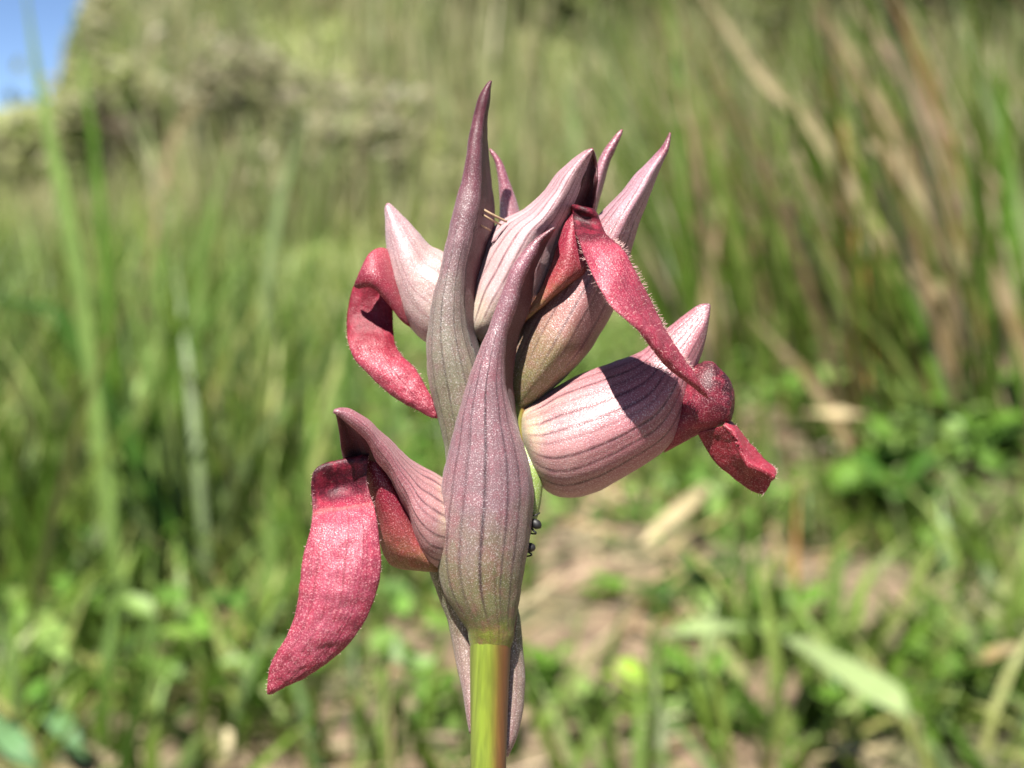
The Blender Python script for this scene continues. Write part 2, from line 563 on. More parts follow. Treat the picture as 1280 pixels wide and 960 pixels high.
def grass_stuff(name, label, x, y, h, w, lean, curl, col, mat, seg=4, az=None):
    n = len(x)
    base = np.stack([x, y, ground_z(x, y) - 0.003], 1)
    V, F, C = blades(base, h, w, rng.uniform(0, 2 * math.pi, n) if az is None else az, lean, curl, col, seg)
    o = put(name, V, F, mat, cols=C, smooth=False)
    tag(o, label, None, None, "stuff")
    return o


HOLLOW = on_ground(1085, 760)


def build_grass():
    # short sward over the whole meadow
    x, y = scatter(62000, 1.5, 10.5, 0.6, 0.75)
    px = px_of(x, y)
    h = rng.uniform(0.02, 0.06, len(x)); w = rng.uniform(0.004, 0.009, len(x)); h = h * np.where(y > 5, 1.9, 1); w = w * np.where(y > 5, 1.8, 1)
    grass_stuff("meadow_grass", "short pale green sward covering the open meadow", x, y, h, w, rng.uniform(0, 0.6, len(x)), rng.uniform(0, 1.2, len(x)),
                pick(np.array([(0.2, 0.25, 0.07), (0.24, 0.29, 0.09), (0.30, 0.31, 0.13), (0.17, 0.23, 0.06)]), len(x)), M_GRASS, 3)
    # low near grass, patchy: bare soil shows between
    x, y = scatter(26000, 0.30, 1.7, 0.62, 0.7)
    m = vnoise(x, y, 7.0, 3.3) + 0.35 * vnoise(x, y, 19.0, 8.1)
    px = px_of(x, y)
    thr = np.where(px < 380, -0.35, np.where(px < 900, np.where(y < 0.72, -0.12, np.where(y < 1.15, 0.03, -0.1)), -0.1))
    k = (m > thr) & (np.hypot(x - HOLLOW[0], (y - HOLLOW[1]) * 0.7) > 0.05)
    x, y = x[k], y[k]
    h = rng.uniform(0.02, 0.07, len(x)); w = rng.uniform(0.002, 0.006, len(x))
    grass_stuff("low_grass", "low thin green grass growing in patches on the soil", x, y, h, w, rng.uniform(0, 0.8, len(x)), rng.uniform(0, 1.6, len(x)), pick(GREEN, len(x)), M_GRASS)
    # taller grass at the left
    x, y = scatter(11000, 0.42, 2.6, 0.62, 0.8)
    px = px_of(x, y)
    m = vnoise(x, y, 5.0, 5.5)
    k = (px < 340 + 45 * rng.standard_normal(len(x)) + 60 * (y < 1.1)) & (m > -0.25)
    x, y = x[k], y[k]
    h = rng.uniform(0.06, 0.21, len(x)); w = rng.uniform(0.003, 0.0075, len(x))
    grass_stuff("tall_grass", "dense taller green grass at the left of the meadow", x, y, h, w, rng.uniform(0, 0.35, len(x)), rng.uniform(0, 0.9, len(x)), pick(GREEN, len(x)), M_GRASS, 5)
    # rank clump at the right with many dry stems, leaning left
    n = 3500
    y = rng.uniform(0.85, 2.3, n); x = (rng.uniform(0.13, 0.62, n)) * (y + 0.11)
    m = vnoise(x, y, 6.0, 2.2)
    k = m > -0.2
    x, y = x[k], y[k]; n = len(x)
    h = rng.uniform(0.12, 0.5, n); w = rng.uniform(0.003, 0.007, n)
    az = rng.normal(math.pi, 0.8, n)
    dry = rng.uniform(0, 1, n) < 0.24
    col = pick(np.array([(0.07, 0.125, 0.012), (0.11, 0.175, 0.025), (0.17, 0.215, 0.05), (0.045, 0.08, 0.008)]), n)
    kd = np.where(dry)[0]; col[kd] = pick(STRAW, len(kd)) * 0.75
    grass_stuff("rank_grass", "tall rank clump of green and dry grass at the right", x, y, h, w, rng.uniform(0.05, 0.5, n), rng.uniform(0, 0.7, n), col, M_GRASS, 5, az)
    # dry stems before the bank
    n = 24000
    y = rng.uniform(4.4, 10.0, n); x = rng.uniform(-0.6, 0.8, n) * (y + 0.11)
    h = rng.uniform(0.2, 1.0, n) ** 1.3 * 0.62 * np.clip((px_of(x, y) - 60) / 160, 0.5, 1); w = rng.uniform(0.007, 0.02, n)
    col = pick(np.array([(0.2, 0.22, 0.08), (0.28, 0.28, 0.14), (0.36, 0.33, 0.19), (0.17, 0.22, 0.07)]), n)
    k = vnoise(x, y, 1.6, 9.2) > -0.22
    grass_stuff("dry_grass", "tall olive and straw coloured grass in front of the bushes", x[k], y[k], h[k], w[k], rng.uniform(0, 0.3, n)[k], rng.uniform(0, 0.5, n)[k], col[k], M_GRASS, 4)
    # scattered taller grass softens the far edge of the meadow
    x, y = scatter(7000, 2.0, 5.5, 0.6, 0.8)
    k = vnoise(x, y, 1.3, 14.0) > -0.05
    x, y = x[k], y[k]; n = len(x)
    grass_stuff("scattered_grass", "loose taller grass scattered over the far meadow", x, y, rng.uniform(0.05, 0.26, n), rng.uniform(0.004, 0.01, n), rng.uniform(0, 0.4, n), rng.uniform(0, 0.9, n),
                pick(np.array([(0.2, 0.25, 0.07), (0.26, 0.29, 0.10), (0.32, 0.3, 0.15)]), n), M_GRASS, 4)
    # litter of dead blades lying on the soil
    x, y = scatter(5200, 0.3, 1.8, 0.62, 0.7)
    kk = rng.uniform(0, 1, len(x)) < np.where((px_of(x, y) > 560) & (px_of(x, y) < 940), 0.9, 0.22)
    x, y = x[kk], y[kk]
    n = len(x)
    base = np.stack([x, y, ground_z(x, y) + rng.uniform(0.001, 0.006, n)], 1)
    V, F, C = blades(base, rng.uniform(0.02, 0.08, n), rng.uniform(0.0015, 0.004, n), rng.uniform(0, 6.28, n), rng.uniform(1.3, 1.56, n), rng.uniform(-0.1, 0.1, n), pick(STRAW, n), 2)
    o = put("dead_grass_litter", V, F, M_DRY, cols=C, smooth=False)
    tag(o, "pale dead grass lying scattered on the soil", None, None, "stuff")
    # small round leaved ground cover
    x, y = scatter(7000, 0.34, 1.6, 0.62, 0.7)
    px = px_of(x, y)
    m = vnoise(x, y, 6.0, 12.0)
    k = (m > 0.12) | ((px > 960) & (y > 0.62) & (m > -0.1)) | ((px < 160) & (m > -0.1))
    x, y = x[k], y[k]; n = len(x)
    leaves("ground_cover", "low round leaved green ground cover between the grasses", np.stack([x, y, ground_z(x, y) + rng.uniform(0.006, 0.045, n)], 1), rng.uniform(0.004, 0.009, n),
           pick(np.array([(0.10, 0.19, 0.03), (0.14, 0.24, 0.05), (0.08, 0.14, 0.03)]), n), M_GRASS, None, "stuff")


def leaf_cloud(C, size, col, tilt=0.9):
    """Many small pointed leaves (two folded quads each) with random attitude."""
    n = len(C)
    a = rng.standard_normal((n, 3)); a /= np.linalg.norm(a, axis=1, keepdims=True)
    nrm = rng.standard_normal((n, 3)) * tilt + np.array((0, -0.7, 0.9)); nrm /= np.linalg.norm(nrm, axis=1, keepdims=True)
    a = a - nrm * (a * nrm).sum(1, keepdims=True); a /= np.maximum(np.linalg.norm(a, axis=1, keepdims=True), 1e-6)
    b = np.cross(nrm, a)
    s = size[:, None]
    p0 = C - a * s; p3 = C + a * s
    l1 = C - a * s * 0.3 + b * s * 0.55 + nrm * s * 0.18; l2 = C + a * s * 0.45 + b * s * 0.42 + nrm * s * 0.12
    r1 = C - a * s * 0.3 - b * s * 0.55 + nrm * s * 0.18; r2 = C + a * s * 0.45 - b * s * 0.42 + nrm * s * 0.12
    V = np.stack([p0, l1, l2, p3, r2, r1], 1).reshape(-1, 3)
    i = (np.arange(n) * 6)[:, None]
    F = np.concatenate([i + np.array([0, 3, 2, 1]), i + np.array([0, 5, 4, 3])], 0)
    return V, F, np.repeat(col, 6, 0)


def leaves(name, label, C, size, col, mat, parent=None, kind=None):
    V, F, cc = leaf_cloud(C, size, col)
    o = put(name, V, F, mat, parent, cols=cc, smooth=False)
    if kind: tag(o, label, None, None, kind)
    return o


build_grass()

# ------------------------------------------------------------------ bushes on the bank
M_BARK = leaf_mat("bush_bark", (0.16, 0.12, 0.09), 0.4, 0.0, 0.9, scale=30)


def bush(x, y, rx, ry, h, nleaf, pal, label, seed, bare=0.3, lsize=(0.02, 0.05)):
    rnd = np.random.default_rng(seed)
    z0 = float(ground_z(np.array(x), np.array(y)))
    root = empty("bush", (x, y, z0))
    tag(root, label, "bush", "bushes along the bank behind the meadow")
    parts = []
    tips = []
    for k in range(11):
        a = rnd.uniform(0, 6.28); r = rnd.uniform(0.3, 1.0)
        e = np.array((x + rx * r * math.cos(a), y + ry * r * math.sin(a), z0 + h * rnd.uniform(0.55, 1.0)))
        mid = np.array((x, y, z0)) * 0.5 + e * 0.5 + rnd.normal(0, 0.06, 3) + np.array((0, 0, 0.05))
        c = catmull(np.array([(x + rnd.normal(0, .05), y + rnd.normal(0, .05), z0 - 0.02), mid, e]), 7)
        v, f, _ = tube_mesh(c, np.linspace(0.010, 0.003, 7), 5)
        parts.append((v, f)); tips += [c[3], c[4], c[5], c[6]]
        for q in range(5):
            s = c[rnd.integers(2, 7)]
            d = rnd.normal(0, 1, 3); d[2] = abs(d[2]) * 0.8; d /= np.linalg.norm(d)
            L_ = rnd.uniform(0.08, 0.22)
            c2 = np.array([s, s + d * L_ * 0.5 + rnd.normal(0, .015, 3), s + d * L_])
            v, f, _ = tube_mesh(c2, (0.006, 0.004, 0.002), 4)
            parts.append((v, f)); tips += [c2[1], c2[2]]
    V, F = join(parts)
    put("branches", V, F, M_BARK, root, smooth=True)
    tips = np.array(tips)
    cen = tips[rnd.integers(0, len(tips), nleaf)] + rnd.normal(0, 0.075, (nleaf, 3))
    # clumps of sprays with gaps between them
    g = np.array([mnoise.noise(Vector(p) * 3.6 + Vector((seed, 0, 0))) for p in cen])
    cen = cen[(g > -0.25) & (cen[:, 2] > z0 + 0.02)]
    n = len(cen)
    c = pal[rnd.integers(0, len(pal), n)] * rnd.uniform(0.75, 1.25, (n, 1))
    leaves("foliage", None, cen, rnd.uniform(*lsize, n), c, M_GRASS, root)
    return root


OLIVE = np.array([(0.14, 0.18, 0.05), (0.18, 0.21, 0.065), (0.21, 0.225, 0.09), (0.22, 0.21, 0.11)])
GREY = np.array([(0.20, 0.20, 0.10), (0.235, 0.215, 0.13), (0.17, 0.185, 0.08), (0.25, 0.22, 0.15)])
DEEP = np.array([(0.11, 0.15, 0.035), (0.14, 0.18, 0.05), (0.18, 0.2, 0.08)])
LS = (0.018, 0.042)
bush(-2.12, 5.7, 0.3, 0.3, 0.30, 2000, OLIVE, "lowest olive bush under the patch of blue sky", 28, lsize=LS)
bush(-1.50, 5.3, 0.16, 0.25, 0.30, 1500, OLIVE, "olive bush right of the patch of blue sky", 21, lsize=LS)
bush(-1.08, 5.6, 0.24, 0.3, 0.30, 1700, GREY, "grey brown bush with dark gaps left of the upper left flower", 22, lsize=LS)
bush(-0.60, 5.2, 0.18, 0.25, 0.27, 1500, GREY, "greyish twiggy bush left of the tallest bract", 23, lsize=LS)
bush(-0.05, 7.0, 0.4, 0.35, 0.45, 4600, GREY, "grey green bush high on the bank behind the tallest bract", 24, lsize=LS)
bush(0.52, 6.8, 0.4, 0.35, 0.45, 4600, OLIVE, "olive bush on the bank behind the small purple tips", 29, lsize=LS)
bush(1.25, 6.5, 0.45, 0.4, 0.8, 4600, OLIVE, "olive bush between the orchid and the dry stalks", 25, lsize=LS)
bush(1.85, 6.4, 0.45, 0.4, 0.9, 4600, DEEP, "deep green bush behind the dry leaning stalks", 26, lsize=LS)
bush(2.45, 6.5, 0.45, 0.4, 0.9, 4200, DEEP, "dark green bush at the far right of the bank", 27, lsize=LS)
# far thicket along the bank that reads as one mass
n = 42000
tx = rng.uniform(-3.6, 6.0, n); ty = rng.uniform(7.6, 10.6, n); th_ = rng.uniform(0.0, 1.0, n) ** 1.5
gz = ground_z(tx, ty)
cl = vnoise(tx, ty, 1.5, 4.0)
k = (cl > 0.08) & (tx > -0.33 * ty + 0.3 * cl)
tp = np.stack([tx, ty, gz + 0.02 + th_ * (0.10 + 0.6 * np.clip(cl - 0.08, 0, 1))], 1)[k]
leaves("far_thicket", "grey green thicket scattered along the top of the bank", tp, rng.uniform(0.02, 0.05, len(tp)), pick(np.concatenate([OLIVE, GREY, GREY]), len(tp)), M_GRASS, None, "stuff")

# ------------------------------------------------------------------ single blades and stalks one can tell apart
_mats = {}


def blade_mat(kind):
    pal = {
        'green': ((0.10, 0.20, 0.025), None), 'light': ((0.18, 0.275, 0.07), None), 'pale': ((0.24, 0.31, 0.13), None), 'dark': ((0.04, 0.10, 0.012), None),
        'blue': ((0.11, 0.21, 0.09), None), 'tan': ((0.36, 0.28, 0.16), (0.27, 0.2, 0.09)), 'straw': ((0.46, 0.38, 0.22), None), 'orange': ((0.42, 0.24, 0.08), (0.30, 0.25, 0.08)),
        'brown': ((0.26, 0.15, 0.07), None), 'yellow': ((0.42, 0.34, 0.06), (0.25, 0.26, 0.07)), 'pinkish': ((0.36, 0.26, 0.18), None), 'bright': ((0.26, 0.40, 0.05), None)}
    if kind not in _mats:
        c, s = pal[kind]
        _mats[kind] = leaf_mat("blade_" + kind, c, 0.22, 0.3, 0.5, scale=55, second=s)
    return _mats[kind]


def ribbon(name, P, w, mat, up=None, fold=0.35, th=0.0003, taper0=0.8, tip=0.06, parent=None, origin=None):
    """A grooved blade with thickness along P; w is the greatest width."""
    P = catmull(np.array(P), 16)
    T = np.gradient(P, axis=0); T /= np.linalg.norm(T, axis=1, keepdims=True)
    s = np.linspace(0, 1, 16)
    ww = w * np.minimum(taper0 + (1 - taper0) * s * 3, 1) * np.clip((1 - s) * 2.4, tip, 1.0)
    G = []
    for p, t_, k in zip(P, T, ww):
        ref = np.array(up) if up is not None else (CAM_POS - p) * np.array((1, 1, 0.2))
        side = np.cross(t_, ref); side /= max(np.linalg.norm(side), 1e-9)
        nr = np.cross(side, t_)
        G.append([p - side * k / 2, p - side * k / 4 - nr * k * fold * 0.35, p - nr * k * fold * 0.5, p + side * k / 4 - nr * k * fold * 0.35, p + side * k / 2])
    v, f, uv, mi = shell(np.array(G), th, False)
    return put(name, v, f, mat, parent, uvs=uv, origin=None if parent is not None else (P[0] if origin is None else origin))


def standing(name, pts, y, wpx, kind, label, cat="grass blade", group="single grasses around the orchid", dy=0.0):
    """pts from tip to base in photo pixels; stands at distance y, rooted in the ground below its lowest point."""
    n = len(pts)
    P = [at_range(px, py, y + dy * (1 - i / max(n - 1, 1))) for i, (px, py) in enumerate(pts)]
    b = P[-1]; gz = float(ground_z(np.array(b[0]), np.array(b[1])))
    if b[2] > gz + 0.004:
        q = P[-1] - P[-2]
        sl = float(np.clip(q[0] / min(q[2], -1e-4), -0.75, 0.75))
        for f_ in (0.5, 1.0):
            dz = (gz - 0.004 - b[2]) * f_
            P.append(np.array((b[0] + sl * dz * (1 - 0.25 * f_), b[1], b[2] + dz)))
    else:
        P[-1] = np.array((b[0], b[1], gz - 0.004)) if abs(b[2] - gz) < 0.05 else b
    P = P[::-1]
    w = wpx * (0.72 if cat == 'dry stalk' and y > 0.8 else 0.85) * (y + 0.11) / FPX
    o = ribbon(name, P, w, blade_mat(kind), th=min(0.0006, w * 0.12))
    tag(o, label, cat, group)
    return o


def lying(name, pts, wpx, kind, label, cat="grass blade", group="blades lying on the ground", lift=0.006):
    P = []
    for i, (px, py) in enumerate(pts):
        g = on_ground(px, py, lift + 0.010 * math.sin(math.pi * i / max(len(pts) - 1, 1)))
        P.append(g)
    w = wpx * np.linalg.norm(P[0] - CAM_POS) / FPX
    o = ribbon(name, P, w, blade_mat(kind), up=(0, -0.5, 1), th=0.0005, fold=0.25, taper0=0.5)
    tag(o, label, cat, group)
    return o


S = standing
S("grass_blade", [(28, -40), (42, 60), (58, 150), (78, 240), (95, 330), (108, 420)], 0.50, 21, 'light', "long pale green blade crossing the patch of blue sky")
S("grass_blade", [(88, 5), (103, 90), (116, 170), (125, 260), (132, 350)], 0.62, 13, 'green', "narrow upright green blade just right of the blue sky")
S("grass_blade", [(288, 190), (272, 240), (258, 300), (247, 370), (243, 440)], 0.80, 18, 'light', "pale green blade standing left of the upper left flower")
S("grass_blade", [(384, 140), (366, 195), (350, 250), (338, 330)], 0.95, 15, 'pale', "pale blade leaning right before the grey bush")
S("grass_blade", [(205, 225), (201, 300), (197, 390), (192, 470)], 0.70, 15, 'light', "straight light green blade in the tall grass at left")
S("grass_blade", [(160, 350), (172, 410), (186, 480), (190, 540)], 0.60, 20, 'light', "broad bright blade in the middle of the left grass")
S("dry_stalk", [(262, 108), (240, 138), (218, 168), (205, 230)], 1.3, 13, 'tan', "short tan stalk bent over in front of the dark bushes", "dry stalk")
S("grass_blade", [(-20, 372), (30, 380), (72, 392), (95, 430)], 0.55, 24, 'dark', "dark green blade arching in from the left edge")
S("grass_blade", [(338, 590), (336, 680), (334, 770), (331, 860), (329, 950)], 0.50, 23, 'light', "broad upright pale green blade left of the hanging red lip")
S("grass_blade", [(152, 622), (125, 665), (98, 710), (72, 750)], 0.55, 20, 'pale', "slanting pale blade beside the yellow stalk at left")
S("dry_stalk", [(57, 632), (58, 680), (61, 730), (63, 770)], 0.60, 20, 'yellow', "short thick yellow stalk in the lower left grass", "dry stalk")
S("dry_stalk", [(112, 470), (132, 540), (152, 620), (170, 700), (182, 760)], 0.60, 16, 'tan', "long tan stalk leaning left over the lower left grass", "dry stalk")
S("grass_blade", [(62, 550), (40, 590), (18, 640), (-5, 690)], 0.60, 28, 'light', "wide light green blade running off the left edge")
S("grass_blade", [(238, 795), (222, 850), (206, 905), (192, 960)], 0.48, 14, 'light', "narrow light blade slanting at the bottom left")
S("dry_stalk", [(277, 795), (280, 850), (284, 910), (285, 960)], 0.50, 14, 'yellow', "yellowish upright stalk at the bottom left of the orchid", "dry stalk")
S("dry_stalk", [(486, 835), (486, 880), (489, 930), (491, 975)], 0.30, 7, 'tan', "thin tan stalk just left of the orchid stem", "dry stalk")
S("grass_blade", [(440, 720), (428, 780), (420, 850), (410, 940)], 0.55, 18, 'green', "green blade between the red lip and the orchid stem")
S("grass_blade", [(945, 560), (942, 690), (940, 800), (938, 900), (936, 970)], 0.46, 14, 'green', "straight green blade below the right flower's lip tip")
S("dry_stalk", [(998, 600), (994, 690), (990, 780), (984, 850), (976, 905)], 0.52, 14, 'orange', "upright orange brown stalk beside the straight green blade", "dry stalk")
S("grass_blade", [(718, 770), (710, 840), (700, 910), (692, 975)], 0.50, 26, 'pale', "wide pale green blade right of the orchid stem")
S("grass_blade", [(1205, 770), (1185, 810), (1165, 850), (1150, 890)], 0.55, 15, 'blue', "blue green blade slanting at the lower right")
S("grass_blade", [(1245, 800), (1235, 850), (1222, 910), (1215, 960)], 0.50, 14, 'green', "green blade at the bottom right corner of the meadow")
S("grass_blade", [(455, 640), (450, 680), (452, 730), (455, 790)], 0.75, 16, 'green', "short green blade behind the lower left flower")
S("dry_stalk", [(870, -20), (905, 30), (950, 95), (1000, 140), (1035, 190)], 1.05, 22, 'straw', "pale straw stalk leaning left at the top of the right clump", "dry stalk")
S("dry_stalk", [(1010, -20), (1045, 40), (1082, 100), (1120, 168), (1150, 240)], 1.05, 18, 'tan', "long tan stalk leaning left in the right clump", "dry stalk")
S("dry_stalk", [(1062, 0), (1095, 45), (1125, 85), (1157, 145), (1185, 215)], 1.10, 24, 'pinkish', "thick pinkish dry stalk leaning left in the right clump", "dry stalk")
S("dry_stalk", [(1105, -20), (1130, 30), (1152, 80), (1170, 130)], 1.15, 20, 'brown', "dark brown stalk at the top of the right clump", "dry stalk")
S("dry_stalk", [(1128, 150), (1150, 190), (1178, 248), (1195, 300)], 1.0, 17, 'brown', "reddish brown stalk in the shadowy middle of the right clump", "dry stalk")
S("grass_blade", [(1188, -20), (1205, 40), (1225, 100), (1252, 170), (1270, 240)], 1.0, 14, 'pale', "pale green blade leaning left near the right edge")
S("dry_stalk", [(1055, 158), (1085, 178), (1116, 197), (1140, 230)], 0.95, 20, 'straw', "short broad straw blade bent over in the right clump", "dry stalk")
S("dry_stalk", [(975, 205), (1010, 232), (1045, 258), (1100, 300), (1140, 350)], 0.95, 17, 'tan', "tan stalk bent low to the left of the right clump", "dry stalk")
S("dry_stalk", [(1205, 270), (1230, 318), (1252, 362), (1278, 430)], 0.85, 24, 'tan', "broad tan stalk at the right edge above the round leaves", "dry stalk")
S("dry_stalk", [(1122, 316), (1155, 345), (1190, 380), (1215, 420)], 0.88, 22, 'straw', "broad straw stalk bent left below the right clump", "dry stalk")
S("grass_blade", [(1085, 270), (1115, 330), (1140, 380), (1160, 440)], 0.85, 18, 'green', "green blade leaning left below the right clump")
S("dry_stalk", [(940, 398), (975, 435), (1010, 472), (1040, 520)], 0.85, 18, 'tan', "tan stalk leaning left above the right flower's lip", "dry stalk")
S("dry_stalk", [(902, 250), (893, 310), (884, 365), (880, 430)], 1.1, 20, 'tan', "wide pale straw stalk just right of the tallest hood", "dry stalk")
S("dry_stalk", [(1022, 60), (1036, 110), (1050, 165), (1060, 230)], 1.1, 18, 'orange', "orange tan upright stalk in the left of the right clump", "dry stalk")
S("dry_stalk", [(1095, 310), (1120, 365), (1145, 425), (1160, 490)], 0.9, 15, 'brown', "thin brown stalk beside the green leaning blade", "dry stalk")
S("grass_blade", [(1245, 60), (1252, 130), (1258, 220), (1266, 330)], 0.9, 20, 'green', "upright green blade near the upper right edge")
S("grass_blade", [(1210, 180), (1218, 250), (1230, 330), (1240, 420)], 0.95, 18, 'dark', "dark upright blade in the right clump")
S("grass_blade", [(845, 20), (850, 110), (852, 190), (858, 280)], 1.4, 16, 'pale', "faint pale blade upright behind the right sepal tip")
S("grass_blade", [(700, 60), (712, 130), (722, 190), (730, 260)], 2.2, 14, 'pale', "distant pale blade behind the small purple tips")

lying("straw_blade", [(888, 602), (858, 630), (828, 656), (798, 684)], 20, 'straw', "straw coloured dead blade lying below the right flower", lift=0.03)
lying("straw_blade", [(990, 516), (1030, 515), (1065, 516), (1090, 520)], 19, 'straw', "level straw coloured dead blade right of the right flower's lip", lift=0.04)
lying("grass_blade", [(985, 795), (1035, 822), (1085, 852), (1125, 880), (1145, 905)], 42, 'pale', "very wide light green blade lying at the lower right", lift=0.04)
lying("grass_blade", [(820, 795), (860, 785), (900, 782), (940, 784)], 26, 'pale', "pale green blade lying level right of the orchid stem", lift=0.035)
lying("straw_blade", [(1205, 832), (1240, 816), (1290, 800)], 17, 'tan', "tan dead blade lying at the lower right edge", lift=0.03)
lying("grass_blade", [(12, 735), (45, 770), (75, 805), (98, 840)], 28, 'light', "broad grey green blade lying in the lower left grass", lift=0.02)
lying("grass_blade", [(-15, 895), (15, 925), (50, 970)], 28, 'blue', "dark blue green blade in the bottom left corner", lift=0.012)
lying("grass_blade", [(50, 872), (78, 905), (108, 950)], 24, 'blue', "blue green blade beside the bottom left corner blade", lift=0.012)
lying("straw_blade", [(92, 822), (122, 828), (155, 834)], 14, 'yellow', "short yellowish dead blade lying in the lower left grass", lift=0.012)
lying("straw_blade", [(1010, 950), (1060, 935), (1120, 940)], 14, 'straw', "straw coloured blade lying at the bottom right")
lying("straw_blade", [(690, 735), (740, 710), (790, 700)], 12, 'pinkish', "thin pinkish dead blade on the bare soil right of the stem")


# leafy plants
def leafy_plant(px, py, size_px, n, kind, label, lift=0.02):
    b = on_ground(px, py, 0.0)
    dist = np.linalg.norm(b - CAM_POS)
    s = size_px * dist / FPX
    root = empty("leafy_plant", tuple(b))
    tag(root, label, "plant", "small leafy plants on the ground")
    rnd = np.random.default_rng(int(px * 13 + py))
    mat = blade_mat(kind)
    c = catmull(np.array([b, b + (0, 0, s * 0.5), b + (0.1 * s, 0, s)]), 5)
    v, f, _ = tube_mesh(c, np.linspace(s * 0.04, s * 0.02, 5), 5)
    put("stem", v, f, mat, root)
    for k in range(n):
        a = k * 2.4 + rnd.uniform(-0.3, 0.3); el = rnd.uniform(0.1, 0.8)
        st = b + np.array((0, 0, s * (0.1 + 0.9 * k / n)))
        d = np.array((math.cos(a) * math.cos(el), math.sin(a) * math.cos(el), math.sin(el)))
        P = [st, st + d * s * 0.35, st + d * s * 0.7 + np.array((0, 0, 0.02 * s)), st + d * s * 0.95 - np.array((0, 0, 0.1 * s))]
        q = catmull(np.array(P), 9)
        t_ = np.linspace(0, 1, 9); ww = s * 0.5 * np.sin(math.pi * np.clip(t_ * 0.93 + 0.05, 0, 1)) ** 0.8
        side = np.cross(d, (0, 0, 1.0)); side /= np.linalg.norm(side)
        G = np.array([[p - side * w / 2 + np.array((0, 0, w * 0.12)), p, p + side * w / 2 + np.array((0, 0, w * 0.12))] for p, w in zip(q, ww)])
        v, f, uv, mi = shell(G, s * 0.02, False)
        put("leaf", v, f, mat, root, uvs=uv)


for a in [
    (1215, 425, 46, 7, 'green', "bright round leaved plant at the right edge below the dry stalks"),
    (1150, 570, 50, 8, 'green', "leafy green plant right of the right flower's lip tip"),
    (1080, 640, 40, 7, 'green', "low leafy plant left of the darkest gap at right"),
    (1235, 590, 46, 8, 'light', "leafy plant near the right edge at mid height"),
    (800, 905, 60, 7, 'bright', "bright yellow green plant at the bottom right of the stem"),
    (890, 930, 55, 7, 'light', "light green leafy plant at the bottom between stem and straight blade"),
    (120, 800, 50, 7, 'bright', "bright green leafy plant in the lower left grass"),
    (40, 845, 60, 8, 'green', "mid green leafy plant near the bottom left corner"),
    (760, 770, 46, 7, 'green', "small leafy plant on the bare soil right of the stem"),
    (545, 905, 50, 6, 'green', "leafy plant at the bottom just left of the orchid stem"),
    (1165, 720, 40, 7, 'green', "small green plant above the wide lying blade"),
    (250, 850, 55, 7, 'green', "green leafy plant below the hanging red lip"),
    (543, 306, 50, 6, 'bright', "small bright green plant showing between left hood and tall bract"),
]:
    leafy_plant(*a)
_r = np.random.default_rng(77)
ORD = "first second third fourth fifth sixth seventh eighth ninth tenth eleventh twelfth thirteenth".split()
TONE = {'green': "mid green", 'light': "light green", 'dark': "dark green"}


def plant_patch(n, x0, x1, y0, y1, s0, s1, kinds, where):
    """A patch of low plants, each told apart by its rank from the left."""
    spots = sorted((_r.uniform(x0, x1), _r.uniform(y0, y1)) for _ in range(n))
    for q, (px, py) in enumerate(spots):
        k = kinds[q % len(kinds)]
        leafy_plant(px, py, _r.uniform(s0, s1), int(_r.integers(6, 11)), k, f"{TONE[k]} leafy plant, {ORD[q]} from the left {where}")


plant_patch(10, 955, 1300, 505, 590, 44, 70, ['green', 'light', 'dark'], "in the growth below the right clump")
plant_patch(8, 955, 1300, 590, 690, 50, 80, ['green', 'dark', 'light'], "in the growth above the brown hollow")
plant_patch(9, 955, 1300, 810, 940, 44, 74, ['light', 'green', 'green', 'dark'], "along the bottom right below the brown hollow")
plant_patch(12, -20, 330, 700, 950, 40, 70, ['green', 'dark', 'green', 'light'], "in the lower left grass")
plant_patch(9, 660, 930, 740, 950, 36, 60, ['green', 'light', 'dark'], "on the ground right of the orchid stem")


def pebble(px, py, wpx, col, label):
    b = on_ground(px, py, 0.004)
    s = wpx * np.linalg.norm(b - CAM_POS) / FPX / 2
    bm = bmesh.new()
    bmesh.ops.create_icosphere(bm, subdivisions=3, radius=1.0)
    for v in bm.verts:
        k = 1 + 0.25 * mnoise.noise(v.co * 1.3 + Vector((px, py, 0)))
        v.co = Vector((v.co.x * s * k, v.co.y * s * k * 0.8, v.co.z * s * k * 0.6))
    me = bpy.data.meshes.new("pebble"); bm.to_mesh(me); bm.free()
    me.materials.append(leaf_mat("stone", col, 0.2, 0.0, 0.9, scale=200))
    o = bpy.data.objects.new("pebble", me); o.location = b; COL.objects.link(o)
    tag(o, label, "pebble", "pebbles on the soil")


pebble(1205, 878, 40, (0.5, 0.36, 0.30), "pinkish pebble at the lower right beside the green blades")
pebble(1040, 562, 34, (0.45, 0.34, 0.28), "pale pebble right of the right flower's lip tip")

# ------------------------------------------------------------------ the orchid
base = np.array((FP(610, 990, 1.5)[0], FP(610, 990, 1.5)[1], 0.0))
orchid = empty("tongue_orchid", tuple(base))
tag(orchid, "pink and crimson tongue orchid in flower, sharp in front of the meadow", "orchid")

M_STEM = None


